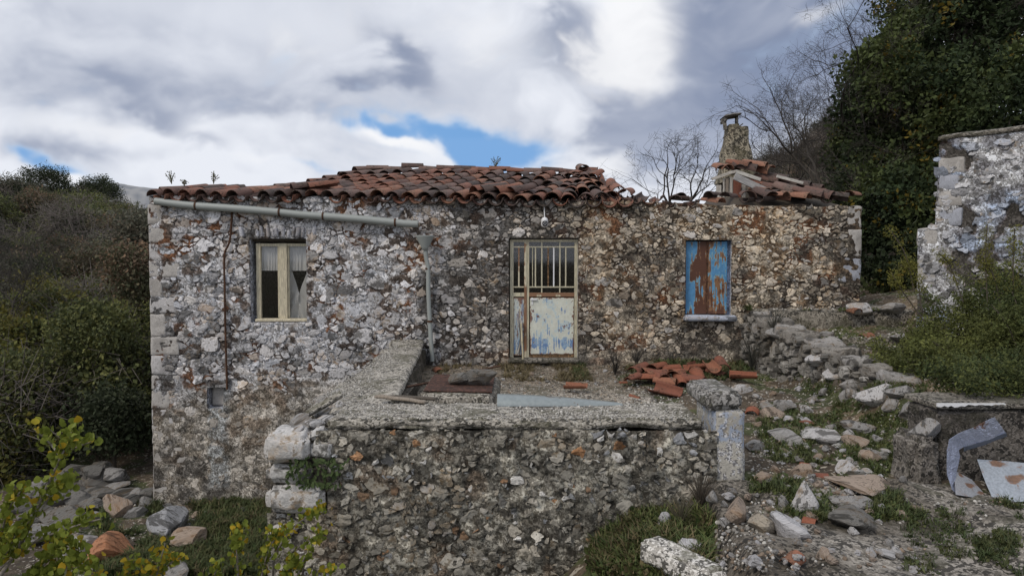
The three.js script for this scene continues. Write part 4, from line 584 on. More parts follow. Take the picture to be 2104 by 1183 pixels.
{
  const zf = 6.0, x0 = P(549, 1000, zf).x, x1 = P(1472, 900, zf).x, topL = (u) => lerp(0.07, 0.135, sm(x0, x0 + 0.5, u));
  part(par, 'core', mergeGeometries([box(x0 + 0.02, x1, -3, 0.07, 5.3, zf - 0.03), box(x0 + 0.02, -1.6, -3, 0.07, 0.05, 5.3), boxUV(box(-1.62, -1.5, -1, 0.12, 0.06, 1.7)), box(-1.62, -1.36, -1, 0.12, 1.7, 3.4), box(-1.62, -1.2, -1, 0.12, 3.4, 5.3)]), std([0.24, 0.22, 0.19], { map: T_conc, bumpMap: B_rough, bumpScale: 0.02 }));
  const holes = [[P(545, 0, zf).x - 0.3, P(640, 0, zf).x, P(600, 960, zf).y, 0.2], [x0 - 0.3, P(664, 0, zf).x, P(600, 1052, zf).y, P(600, 962, zf).y]];
  const bl = (u, v) => 0.09 * (fb(u * 0.9, v * 0.9, 71, 3) - 0.5);
  const dk = (u, v) => sm(0.45, 0.62, fb(u * 1.6, v * 1.6, 91, 5));
  const f = part(par, 'front_wall', mortarSheet({ o: new THREE.Vector3(0, 0, zf), U: X3, V: Y3, W: Z3, u0: x0, u1: x1, v0: -2.4, v1: 0.14, cell: 0.014, holes, cutTop: topL, bulge: bl, relief: (u, v) => 0.012 + 0.085 * (fb(u * 10, v * 13, 51, 4) - 0.42) + 0.025 * (fb(u * 40, v * 40, 52, 2) - 0.5),
    tone: (u, v) => { let c = mix3([0.22, 0.20, 0.165], [0.60, 0.56, 0.47], sm(0.4, 0.62, fb(u * 9, v * 9, 53, 4))); c = mix3(c, [0.075, 0.072, 0.062], 0.6 * dk(u * 3.6, v * 3.6)); return mix3(c, [0.33, 0.22, 0.14], 0.4 * sm(0.6, 0.7, fb(u * 3, v * 3, 56, 4))); } }), M.mortar);
  rubble(f, { seed: 23, o: new THREE.Vector3(0, 0, zf), U: X3, V: Y3, W: Z3, u0: x0, u1: x1, v0: -2.2, v1: 0.13, flat: 1.3, holes, bulge: bl, cutTop: topL, singles: 295, shift: 5.3,
    sizes: [[0.10, 6], [0.07, 26], [0.05, 110], [0.036, 260], [0.025, 500], [0.017, 700]], warpF: 1.5, rank: (u, v) => v > -1.7 ? 1 : 0.01,
    look: (u, v, r, R) => { if (R() < 0.16 && r < 0.07) return null; let c = mix3([0.52, 0.50, 0.45], [0.36, 0.33, 0.275], R()); if (R() < 0.1) c = [0.72, 0.71, 0.69]; if (R() < 0.08) c = [0.36, 0.375, 0.40]; if (R() < 0.05) c = [0.42, 0.24, 0.13]; c = mul3(c, 0.7 + 0.55 * R()); c = mix3(c, [0.10, 0.098, 0.085], 0.6 * dk(u, v) * (0.4 + 0.6 * R())); return { color: c, proud: 0.004 + 0.045 * R(), joint: 0.002 + 0.008 * R() }; } });
  // coping: side and front slabs
  const side = roughBox(1, 0.1, 5.2, 0.02, 61, 0.07, 0.03), p = side.attributes.position, u = side.attributes.uv; for (let i = 0; i < p.count; i++) { const z = p.getZ(i) + 2.64, t = p.getX(i) + 0.5, x = lerp(-2.12 - 0.02 * z, lerp(-1.53, -1.17, z / 5.2), t); const q = n3(z * 3, 4, 2) * 0.16 * (1 - t); p.setXYZ(i, x + q, p.getY(i) + 0.2 - 0.02 * z * (1 - t) + 0.06 * sm(0.9, 0, z) - 0.05 * (1 - t) * sm(2, 5, z), z); u.setXY(i, x, z + p.getY(i)); }
  side.computeVertexNormals(); part(par, 'coping', side, M.conc);
  const fw = -1.68, fr = P(1452, 880, 6.03).x, fs = roughBox(fr - fw, 0.105, 0.78, 0.016, 67, 0.045, 0.03); { const q = fs.attributes.position; for (let i = 0; i < q.count; i++) { const x = q.getX(i); if (q.getY(i) < 0.02 && q.getZ(i) > 0.3) q.setY(i, q.getY(i) + 0.05 * fb(x * 3, 2, 5, 4) * 1.3 - 0.03); if (q.getZ(i) > 0.34) q.setZ(i, q.getZ(i) - 0.07 * fb(x * 2.2, 8, 5, 4)); } fs.computeVertexNormals(); }
  part(par, 'coping', fs.translate((fw + fr) / 2, 0.185, 5.655), M.conc);
  // corner boulders
  const bd = (px0, px1, py0, py1, z, d, sd, m) => { const a = P(px0, py1, z), b = P(px1, py0, z), g = roughBox(b.x - a.x, b.y - a.y, d, 0.055, sd, 0.025, 0.05); part(par, 'quoin', g.translate((a.x + b.x) / 2, (a.y + b.y) / 2, z - d / 2 + 0.03), m); };
  const bm = std([0.58, 0.575, 0.57], { map: T_stone, bumpMap: B_rough, bumpScale: 0.015 });
  bd(541, 630, 894, 953, 6.05, 0.5, 71, bm); bd(547, 632, 958, 998, 6.03, 0.5, 72, bm); bd(547, 664, 1002, 1054, 6.04, 0.45, 73, bm); bd(634, 690, 905, 950, 6.03, 0.35, 74, bm); bd(628, 668, 886, 904, 6.02, 0.3, 75, bm); bd(550, 600, 1068, 1110, 6.0, 0.4, 76, M.block);
  for (const [x, y, z, s, sd] of [[-1.95, 0.12, 5.2, 0.3, 1], [-1.84, 0.14, 5.0, 0.24, 2], [-2.02, 0.1, 4.6, 0.34, 3], [-1.78, 0.12, 5.5, 0.22, 4], [-2.05, 0.1, 4.1, 0.25, 5], [-1.85, 0.13, 5.75, 0.2, 6], [-2.05, 0.1, 5.55, 0.28, 7], [-1.95, 0.12, 5.9, 0.18, 8]]) { const g = rockGeo(sd + 300, 2, 9, 1, 0.6, 1); g.scale(s, s, s); part(par, 'stone', g.translate(x, y, z), sd % 2 ? M.rock : M.rockPale); }
  part(par, 'slab_fragment', roughBox(0.42, 0.06, 0.14, 0.008, 79, 0.03).rotateZ(0.5).rotateY(0.3).translate(-1.86, 0.24, 5.35), M.conc);
  // fern growing in the joints of the corner
  const R = rng(8), g = []; for (let i = 0; i < 150; i++) { const q = P(590 + 100 * R() + (R() < 0.5 ? 30 * R() : 0), 940 + 60 * R(), 6.04), l = new THREE.PlaneGeometry(0.022, 0.05).rotateX(-R() * 1.2).rotateZ((R() - 0.5) * 3).rotateY((R() - 0.5) * 2); g.push(l.translate(q.x, q.y, q.z + 0.07 * R())); }
  const fern = solo('wall_fern', mergeGeometries(g), std([0.045, 0.07, 0.02], { side: THREE.DoubleSide }), 'small green plant growing between the corner boulders of the parapet', 'plant');
}
rebase(par, 0, -1.2, 5.6);
{ // gate post
  const z = 6.02, a = P(1467, 1003, z), b = P(1534, 846, z), post = thing('gate_post', 'square plastered gate post with flaking blue whitewash and a thick stone cap', 'post');
  const T = tex(512, 1024, (u, v) => { const a = pf(u, v, 4, 1001, 6), g = pf(u, v, 24, 1021, 4), s = pf(u, v, 100, 1031, 2); let c = mul3([0.50, 0.48, 0.43], 0.6 + 0.7 * g); c = mix3(c, [0.28, 0.36, 0.52], 0.7 * sm(0.48, 0.58, a)); c = mix3(c, [0.66, 0.67, 0.70], 0.8 * sm(0.55, 0.62, g)); c = mix3(c, [0.11, 0.105, 0.11], 0.85 * sm(0.53, 0.60, s * 0.5 + g * 0.5)); return mix3(c, [0.40, 0.34, 0.22], 0.6 * sm(0.6, 0.68, a)); });
  part(post, 'shaft', roughBox(b.x - a.x, b.y - a.y + 0.25, 0.62, 0.014, 83, 0.03, 0.02).translate((a.x + b.x) / 2, (a.y + b.y) / 2 - 0.12, z - 0.31), std([1, 1, 1], { map: T, bumpMap: B_rough, bumpScale: 0.008 }));
  const c0 = P(1452, 846, z + 0.03), c1 = P(1530, 818, z + 0.03), cap = roughBox(c1.x - c0.x, c1.y - c0.y + 0.05, 0.8, 0.022, 87, 0.03, 0.04); part(post, 'cap', cap.translate((c0.x + c1.x) / 2, (c0.y + c1.y) / 2 + 0.025, z - 0.37), std([0.52, 0.52, 0.53], { map: T_conc, bumpMap: B_rough, bumpScale: 0.015 }));
  rebase(post, (a.x + b.x) / 2, a.y - 0.2, z - 0.3);
}
// cistern hatch, the things lying about it
{
  const k = thing('cistern_hatch', 'low concrete kerb of a cistern opening on the terrace floor', 'hatch'), T = M.conc;
  part(k, 'kerb', roughBox(0.84, 0.5, 0.2, 0.02, 91, 0.04, 0.03).translate(-0.64, -0.12, 4.2), T); part(k, 'kerb', roughBox(0.2, 0.48, 1.3, 0.02, 92, 0.04, 0.03).translate(-0.26, -0.13, 3.5), M.concDark); part(k, 'kerb', roughBox(0.2, 0.48, 1.3, 0.02, 93, 0.04, 0.03).translate(-1.0, -0.13, 3.5), M.concDark);
  rebase(k, -0.64, -0.3, 3.6);
  const pl = roughBox(0.8, 0.016, 1.2, 0.006, 95, 0.05, 0.002); solo('rusty_plate', pl.rotateZ(-0.02).translate(-0.63, 0.15, 3.6), std([0.13, 0.055, 0.035], { map: T_mortar, roughness: 0.85 }), 'dark red rusty sheet covering the cistern opening', 'metal sheet');
  const a = rockGeo(401, 3, 8, 0.5, 0.26, 0.34); solo('dark_block', a.rotateY(0.3).translate(-0.38, 0.24, 3.75), M.rockDark, 'dark weathered stone block weighing down the right end of the rusty sheet', 'stone');
  const b = rockGeo(402, 3, 8, 0.34, 0.2, 0.3); solo('dark_block', b.rotateY(-0.2).translate(-0.62, 0.22, 3.7), M.rockDark, 'smaller dark stone beside the block on the rusty sheet', 'stone');
  const rod = [P(836, 795, 4.1), P(900, 782, 3.4), P(960, 766, 2.7), P(1000, 757, 2.2), P(1028, 752, 2.0)]; const g = [tube(rod, 0.014, 30, 6)]; for (let i = 0; i < 12; i++) { const t = 0.2 + 0.55 * i / 12, c = new THREE.CatmullRomCurve3(rod).getPoint(t); g.push(tube([c, c.clone().add(new THREE.Vector3(0.06, -0.10, 0.04))], 0.008, 2, 5)); }
  solo('rebar_rod', mergeGeometries(g), M.rust, 'thin dark rusty reinforcing rod leaning across behind the rusty sheet', 'rod');
  const wy = 0.27; solo('old_plank', roughBox(0.55, 0.035, 0.09, 0.012, 97, 0.03, 0.01).rotateZ(-0.06).rotateY(-0.25).translate(-1.12, 0.275, 5.28), M.wood, 'grey weathered plank end lying at the inner corner of the coping, nearer the viewer', 'plank');
  solo('old_plank', roughBox(0.5, 0.03, 0.1, 0.012, 98, 0.03, 0.01).rotateZ(-0.02).rotateY(-0.1).translate(-1.02, 0.262, 5.14), M.woodDark, 'dark rotten plank just behind the grey plank on the coping', 'plank');
  // half round sheet metal
  const z = 5.32, x0 = P(1022, 820, z).x, x1 = P(1266, 820, z).x, pos = [], uv = [], idx = [], n = 30, m = 12; for (let s = 0; s < 2; s++) for (let i = 0; i <= n; i++) for (let j = 0; j <= m; j++) { const t = i / n, r = lerp(0.1, 0.035, Math.pow(t, 2.2)) - s * 0.002, a = Math.PI * (0.02 + 0.96 * j / m); pos.push(lerp(x0, x1 + 0.06 * Math.cos(a) * t, t), 0.235 + Math.sin(a) * r * lerp(1.0, 0.7, t), z + Math.cos(a) * r * 1.5 + t * 0.03); uv.push(t * 1.2, j / m * 0.3); }
  for (let s = 0; s < 2; s++) for (let i = 0; i < n; i++) for (let j = 0; j < m; j++) { const a = s * (n + 1) * (m + 1) + i * (m + 1) + j, b = a + m + 1; s ? idx.push(a, a + 1, b, a + 1, b + 1, b) : idx.push(a, b, a + 1, a + 1, b, b + 1); }
  solo('sheet_metal_gutter', geo(pos, idx, uv), std([0.30, 0.335, 0.335], { metalness: 0.5, roughness: 0.36, map: T_metal }), 'length of grey half-round metal gutter lying upside down on the coping', 'gutter');
}
// fallen roof tiles on the terrace, each lying its own way
{
  const R = rng(31); let first = null;
  const L = ['broken red roof tile lying in the heap beside the gate post', 'red roof tile fallen alone on the terrace left of the tile heap', 'long dusty orange roof tile lying in front of the tile heap', 'red roof tile standing against the right end of the tile heap'];
  const list = [[1272, 795, 0.5, 1], [1340, 808, 1.15, 2], [1160, 806, 1.3, 1], [1294, 822, 0.6, 1]]; for (const q of [[1300, 778], [1318, 776], [1338, 776], [1312, 788], [1330, 786], [1357, 772], [1370, 784], [1384, 788], [1396, 781], [1405, 792], [1390, 800], [1410, 770], [1424, 766], [1440, 768], [1430, 776], [1455, 775], [1470, 780], [1500, 784], [1366, 796], [1380, 776], [1350, 790]]) list.push([...q, 0.75 + 0.35 * R(), 0]); list.push([1487, 777, 1.0, 3]);
  list.forEach(([px, py, k, l], i) => {
    const p = onGround(px, py), g = TILES[i % 4], m = shade(new THREE.Mesh(g, clayBright[i % 3])); m.name = numbered('fallen_tile'); scene.add(m); const lab = l === 1 ? ['red roof tile fallen alone left of the tile heap on the terrace', '', 'small red tile shard on the bare terrace behind the metal gutter', 'tiny red tile shard on the terrace below the tile heap'][list.indexOf(list[i]) === 0 ? 0 : i] : L[l];
    tag(m, lab, 'roof tile', l === 0 ? 'broken roof tiles heaped on the terrace by the gate post' : undefined); m.rotation.set((R() - 0.5) * 0.4 + 0.1, R() * 6.28, (R() - 0.5) * 0.7 + (R() < 0.3 ? 3.14 : 0)); m.scale.setScalar(k * (l === 1 ? 0.5 : 0.78)); m.position.set(p.x, p.y + 0.05 + (l === 0 ? 0.07 * R() : 0) + (l === 3 ? 0.08 : 0), p.z);
    if (Math.abs(m.rotation.z) > 2) m.position.y += 0.08;
  });
}
// ------------------------------------------------------------------ concrete path, steps and the stone edge beside them
{
  const pos = [], uv = [], col = [], idx = [], nx = 60, nz = 90;
  for (let j = 0; j <= nz; j++) for (let i = 0; i <= nx; i++) { const z = lerp(6.05, 11.4, j / nz), a = pathL(z), b = 4.0 + 0.28 * (z - 6) + 0.15 * Math.sin(z * 4), x = lerp(a, b, Math.max(0, (i - 1) / (nx - 1))) , k = fb(x * 1.6, z * 1.6, 19, 5); pos.push(x - (i ? 0 : 0.03), i ? pathY(x, z) + 0.03 * (fb(x * 4, z * 4, 7, 4) - 0.5) - 0.06 * sm(0.55, 0.7, k) : pathY(x, z) - 0.5, z + (j ? 0 : 0.12 * n3(x * 3, 5))); uv.push(x, z + (i ? 0 : 0.4)); col.push(...mix3([0.50, 0.475, 0.445], [0.20, 0.18, 0.155], sm(0.36, 0.62, k))); }
  for (let j = 0; j < nz; j++) for (let i = 0; i < nx; i++) { const a = j * (nx + 1) + i; idx.push(a, a + nx + 1, a + 1, a + 1, a + nx + 1, a + nx + 2); }
  const m = struct('path', geo(pos, idx, uv, col), std([1, 1, 1], { map: T_conc, vertexColors: true, bumpMap: B_rough, bumpScale: 0.02 }));
}
{
  const st = thing('stone_steps', 'broken stone steps climbing beside the right end of the house', 'steps');
  STEP.forEach(([z0, z1, y], i) => { const x0 = stepL((z0 + z1) / 2) + 0.1, g = roughBox(stepR - x0, 0.8, z1 - z0 - 0.01, 0.035, 111 + i, 0.07, 0.04); part(st, 'step', g.translate((stepR + x0) / 2, y - 0.4, (z0 + z1) / 2), std(mul3([0.50, 0.47, 0.42], 1 - 0.08 * i), { map: T_conc, bumpMap: B_rough, bumpScale: 0.02 })); });
  const U = new THREE.Vector3(0.17, 0, 1).normalize(), W = U.clone().cross(Y3), o = new THREE.Vector3(4.05, 0, 0), top = (u) => Math.max(0.06, lerp(0.76, 0.1, clamp((u - 0.1) / 3.6))) + 0.08 * (n3(u * 3, 3) - 0.3);
  const f = part(st, 'retaining_wall', mortarSheet({ o, U, V: Y3, W, u0: -0.02, u1: 3.9, v0: -0.6, v1: 0.9, cell: 0.03, cutTop: top, relief: (u, v) => 0.06 * (fb(u * 6, v * 6, 61, 4) - 0.4) + 0.15 * (v - 0.8) * -0.3, tone: (u, v) => mix3([0.10, 0.09, 0.075], [0.26, 0.23, 0.19], fb(u * 5, v * 5, 63, 4)) }), M.mortar);
  rubble(f, { seed: 37, o, U, V: Y3, W, u0: 0, u1: 3.85, v0: -0.5, v1: 0.85, flat: 1.2, cutTop: top, inside: (u, v) => v < top(u) - 0.02, sizes: [[0.15, 8], [0.1, 40], [0.065, 120], [0.04, 200]], bulge: (u, v) => 0.15 * (v - 0.8) * -0.3, singles: 160, look: (u, v, r, R) => { let c = mul3(mix3([0.50, 0.49, 0.47], [0.24, 0.225, 0.2], Math.sqrt(R())), 0.5 + 0.6 * R()); return { color: c, proud: 0.03 + 0.07 * R(), joint: 0.01 + 0.012 * R() }; } });
  // big weathered slabs laid along the edge, stepping down
  { const r = rng(19); for (let i = 0; i < 9; i++) { const z = 0.3 + i * 0.4, w = 0.3 + 0.28 * r(), g = roughBox(w, 0.15 + 0.09 * r(), 0.34 + 0.1 * r(), 0.075, 160 + i, 0.035, 0.03); g.rotateY(-0.17 + (r() - 0.5) * 0.4); g.rotateZ((r() - 0.5) * 0.12); part(st, 'edge_slab', g.translate(stepL(z) + 0.12 + 0.12 * r(), Math.max(0.1, lerp(0.76, 0.12, clamp((z - 0.1) / 3.6))) - 0.02, z), [M.slabA ??= std([0.34, 0.33, 0.32], { map: T_stone, bumpMap: B_rough, bumpScale: 0.012 }), M.slabB ??= std([0.26, 0.245, 0.225], { map: T_stone, bumpMap: B_rough, bumpScale: 0.012 })][i % 2]); } }
  // pale boulders along the edge and the risers
  const R = rng(41); for (const [px, py, w, h, m] of [[1665, 722, 90, 60, 2], [1690, 745, 70, 42, 2], [1640, 700, 50, 40, 1], [1720, 770, 70, 36, 2], [1752, 800, 66, 46, 1], [1800, 816, 110, 52, 2], [1745, 815, 50, 42, 1], [1600, 690, 50, 36, 0], [1570, 680, 50, 34, 0], [1850, 812, 90, 34, 0], [1830, 842, 60, 38, 1], [1872, 850, 60, 50, 0], [1700, 690, 40, 18, 0], [1770, 652, 80, 28, 2], [1830, 648, 70, 24, 1], [1775, 750, 70, 26, 1], [1820, 752, 80, 22, 0], [1745, 718, 36, 18, 1], [1850, 705, 60, 18, 0]]) {
    const p = onGround(px, py), k = (CAM.z - p.z) / CAM.f, g = rockGeo(500 + px, 3, 9, 1, 1, 0.85); g.scale(w * k * 1.0, h * k * 0.95, w * k * 0.8); g.rotateY(R() * 0.8 - 0.4); part(st, 'boulder', g.translate(p.x, p.y + h * k * 0.1, p.z), [M.rock, M.rockG ??= std([0.36, 0.35, 0.34], { map: T_stone, flatShading: true, bumpMap: B_rough, bumpScale: 0.01 }), M.rockPale][m]); }
  rebase(st, 5.5, -0.2, 1.5);
}
// ruined whitewashed wall on the right
{
  const o = new THREE.Vector3(P(1927, 400, 1.3).x, 0, 1.3), U = new THREE.Vector3(0.66, 0, 0.75).normalize(), W = U.clone().cross(Y3), top = (u) => u < 0 ? 2.16 : 3.52 + 0.03 * u + 0.06 * (n3(u * 4, 6) - 0.5);
  const rw = thing('ruined_wall', 'tall ruined stone wall with flaking white and blue limewash behind the green bush', 'wall');
  const blue = (u, v) => sm(0.47, 0.62, fb(u * 1.1, v * 1.6, 83, 4)), hol = (u, v) => sm(0.55, 0.63, fb(u * 3, v * 2.2, 87, 4));
  const core = new THREE.BoxGeometry(1, 1, 1); const Mx = new THREE.Matrix4().makeBasis(U, Y3, W); const add = (u0, u1, v0, v1, w0, w1) => { const g = box(u0, u1, v0, v1, w0, w1); g.applyMatrix4(Mx); return g.translate(o.x, o.y, o.z); };
  part(rw, 'core', mergeGeometries([add(0.0, 4.6, 0, 3.47, -0.5, -0.03), add(-0.26, 0, 0, 2.13, -0.5, -0.03)]), M.core);
  const opt = { o, U, V: Y3, W, u0: -0.26, u1: 4.6, v0: 0.2, v1: 3.75, cutTop: top };
  const f = part(rw, 'front_wall', mortarSheet({ ...opt, cell: 0.03, holes: [], relief: (u, v) => 0.05 * (fb(u * 7, v * 8, 81, 4) - 0.4) - 0.05 * hol(u, v), tone: (u, v) => { let c = mix3([0.98, 0.98, 1.0], [0.66, 0.77, 0.98], blue(u, v)); c = mix3(c, [0.30, 0.29, 0.31], 0.85 * sm(0.5, 0.58, fb(u * 7, v * 11, 84, 4))); return mix3(c, [0.22, 0.13, 0.085], 0.9 * hol(u, v)); } }), M.mortar);
  rubble(f, { ...opt, seed: 47, u0: -0.25, u1: 4.5, v0: 0.6, v1: 3.5, flat: 1.7, sizes: [[0.13, 10], [0.09, 40], [0.06, 120], [0.04, 160]], singles: 120, inside: (u, v) => v < top(u) - 0.05, rank: (u) => u < 2 ? 1 : 0.1, look: (u, v, r, R) => { if (R() < 0.3 || hol(u, v) > 0.5) return null; const c = mul3(mix3([0.66, 0.66, 0.68], [0.44, 0.51, 0.64], clamp(blue(u, v) * 1.1 * R() + 0.1)), 0.55 + 0.55 * R()); return { color: c, proud: 0.006 + 0.025 * R(), joint: 0.004 + 0.01 * R() }; } });
  const q = (u0, u1, v0, v1, sd, m) => { const g = roughBox(u1 - u0, v1 - v0, 0.55, 0.025, sd, 0.04, 0.012); g.translate((u0 + u1) / 2, (v0 + v1) / 2, -0.262); g.applyMatrix4(Mx); part(rw, 'quoin', g.translate(o.x, o.y, o.z), m); };
  q(0.0, 0.38, 3.0, 3.245, 131, M.block); q(0.005, 0.3, 2.75, 2.995, 132, M.blockBlue); q(0.0, 0.34, 2.5, 2.745, 133, M.block); q(-0.28, 0.02, 1.9, 2.18, 134, M.block); q(-0.27, 0.1, 1.6, 1.88, 135, M.block); q(0.0, 0.35, 2.2, 2.48, 136, M.blockBlue); q(-0.27, 0, 1.3, 1.57, 137, M.block);
  { const g = roughBox(4.6, 0.1, 0.62, 0.02, 139, 0.08, 0.03); g.rotateZ(0.012); g.translate(2.28, 3.58, -0.25); g.applyMatrix4(Mx); part(rw, 'coping', g.translate(o.x, o.y, o.z), M.concDark); }
  rebase(rw, o.x + 1, 0.4, o.z + 1);
}
// low wall block at the right edge with the bent metal
{
  const z = 5.85, a = P(1922, 1040, z), b = P(1925, 826, z), lw = thing('low_wall', 'low dark lichened concrete wall with a chipped white top edge at the right edge', 'wall');
  part(lw, 'body', roughBox(2.6, b.y - a.y - 0.06, 0.5, 0.03, 141, 0.05, 0.03).translate(b.x + 1.3, (a.y + b.y) / 2 - 0.04, z - 0.25), std([0.22, 0.205, 0.195], { map: T_conc, bumpMap: B_rough, bumpScale: 0.03 }));
  part(lw, 'top_slab', roughBox(2.66, 0.07, 0.56, 0.012, 143, 0.05, 0.015).translate(b.x + 1.31, b.y - 0.035, z - 0.25), M.concDark);
  const s = new THREE.Shape(); const R = rng(3), n = 20; s.moveTo(0, 0.055); for (let i = 0; i <= n; i++) s.lineTo(0.62 * i / n, 0.058); for (let i = n; i >= 0; i--) s.lineTo(0.62 * i / n, 0.058 - (0.012 + 0.035 * R()) * (1 - 0.6 * i / n)); part(lw, 'white_edge', new THREE.ExtrudeGeometry(s, { depth: 0.02, bevelEnabled: false }).translate(b.x - 0.02, b.y - 0.06, z + 0.035), M.white);
  const g = roughBox(0.3, 0.6, 0.4, 0.06, 145, 0.03, 0.06); part(lw, 'end_boulder', g.translate(P(1899, 960, 5.95).x, P(1900, 965, 5.95).y, 5.8), std([0.34, 0.32, 0.305], { map: T_conc, bumpMap: B_rough, bumpScale: 0.03 })); const g2 = rockGeo(612, 3, 9, 0.3, 0.25, 0.3); part(lw, 'end_boulder', g2.translate(P(1915, 890, 5.95).x, P(1900, 892, 5.95).y, 5.85), M.rock);
  rebase(lw, b.x + 1.2, a.y, z - 0.2);
  const strip = (name, pts0) => { const pts = []; for (let i = 0; i < pts0.length - 1; i++) for (let s = 0; s < 5; s++) { const t = s / 5, e = sm(0, 1, t) * 0.6 + t * 0.4; pts.push([0, 1].map((k) => { const v = pts0[i][k].clone().lerp(pts0[i + 1][k], e); v.x += 0.012 * (fb(v.x * 9 + k, v.y * 9, 3, 3) - 0.5); v.y += 0.014 * (fb(v.x * 9 + k, v.y * 9, 13, 3) - 0.5); v.z += 0.03 * (fb(v.x * 7, v.y * 7, 23 + k, 3) - 0.5); return v; })); } pts.push(pts0[pts0.length - 1]); // a folded sheet: pairs of points give its two long edges
    const pos = [], uv = [], idx = [], n = pts.length; for (let s = 0; s < 2; s++) for (const [p, q] of pts) { for (const r of [p, q]) { pos.push(r.x, r.y, r.z - s * 0.004); uv.push(r.x, r.y); } }
    for (let s = 0; s < 2; s++) for (let i = 0; i < n - 1; i++) { const k = (s * n + i) * 2; s ? idx.push(k, k + 2, k + 1, k + 1, k + 2, k + 3) : idx.push(k, k + 1, k + 2, k + 1, k + 3, k + 2); }
    const e = n * 2; for (let i = 0; i < n - 1; i++) for (const c of [0, 1]) { const k = i * 2 + c; idx.push(k, k + 2, k + e, k + 2, k + e + 2, k + e); } const l = (n - 1) * 2; idx.push(0, e, 1, 1, e, e + 1, l, l + 1, l + e, l + 1, l + e + 1, l + e);
    return geo(pos, idx, uv).toNonIndexed();
  };
  const Q = (x, y, d = 0) => P(x, y, 6.12 + d), blue = std([0.50, 0.55, 0.72], { metalness: 0.55, roughness: 0.36, map: T_metal, bumpMap: B_rough, bumpScale: 0.02, side: THREE.DoubleSide, flatShading: true });
  const bm = thing('bent_flashing', 'bent strip of bluish galvanised sheet leaning on the low wall', 'metal sheet');
  part(bm, 'sheet', strip('', [[Q(2045, 858, 0.1), Q(2068, 888, 0.06)], [Q(2000, 878, 0.1), Q(2028, 905, 0.04)], [Q(1968, 892, 0.12), Q(1982, 918, 0.05)], [Q(1952, 903, 0.14), Q(1972, 925, 0.06)], [Q(1946, 925, 0.16), Q(1975, 938, 0.06)], [Q(1947, 975, 0.18), Q(1968, 965, 0.08)], [Q(1956, 1005, 0.2), Q(1964, 995, 0.1)], [Q(1968, 1018, 0.22), Q(1976, 1008, 0.14)]], 0, blue), blue);
  part(bm, 'fold', strip('', [[Q(2068, 888, 0.061), Q(2070, 896, -0.02)], [Q(2028, 905, 0.041), Q(2030, 912, -0.04)], [Q(1982, 918, 0.051), Q(1982, 928, -0.03)]], 0, blue), std([0.16, 0.19, 0.26], { metalness: 0.3, roughness: 0.5, flatShading: true }));
  rebase(bm, Q(1960, 1010).x, Q(1960, 1020).y, 6.2);
  const sheet = (c, lab, cat) => { const g = new THREE.PlaneGeometry(1, 1, 14, 14), p = g.attributes.position, u = g.attributes.uv; for (let i = 0; i < p.count; i++) { const s = p.getX(i) + 0.5, t = p.getY(i) + 0.5, v = c[0].clone().lerp(c[1], s).lerp(c[3].clone().lerp(c[2], s), t); p.setXYZ(i, v.x, v.y, v.z + 0.03 * (fb(s * 2, t * 2, c[0].x, 3) - 0.5)); u.setXY(i, s, t); } g.computeVertexNormals(); return g; };
  const T = tex(512, 512, (u, v) => { const a = pf(u, v, 4, 1101, 5), g = pf(u, v, 30, 1121, 4); const spot = 0.32 * (Math.exp(-(Math.pow((u - 0.62) / 0.2, 2) + Math.pow((v - 0.55) / 0.13, 2))) + Math.exp(-(Math.pow((u - 0.45) / 0.16, 2) + Math.pow((v - 0.9) / 0.1, 2))) + Math.exp(-(Math.pow((u - 0.9) / 0.13, 2) + Math.pow((v - 0.28) / 0.13, 2)))); let c = mul3([0.38, 0.42, 0.47], 0.6 + 0.65 * g); return mix3(c, mul3([0.20, 0.105, 0.055], 0.5 + 1.0 * g), 0.92 * sm(0.52, 0.66, a * 0.7 + g * 0.2 + spot)); });
  const rm = std([1, 1, 1], { map: T, metalness: 0.25, roughness: 0.5, side: THREE.DoubleSide, bumpMap: B_rough, bumpScale: 0.002 });
  solo('rusty_sheet', sheet([Q(2043, 1031, 0.3), Q(2135, 1030, 0.3), Q(2125, 952, -0.1), Q(2008, 943, -0.1)]), rm, 'flat pale metal sheet with round rust stains at the right edge', 'metal sheet');
  solo('rusty_sheet', sheet([Q(1965, 1016, 0.25), Q(2035, 1027, 0.25), Q(1998, 985, 0.02), Q(1962, 966, 0.02)]), std([0.8, 0.75, 0.72], { map: T, metalness: 0.25, roughness: 0.6, side: THREE.DoubleSide }), 'small rust stained metal scrap under the bent strip', 'metal sheet');
}
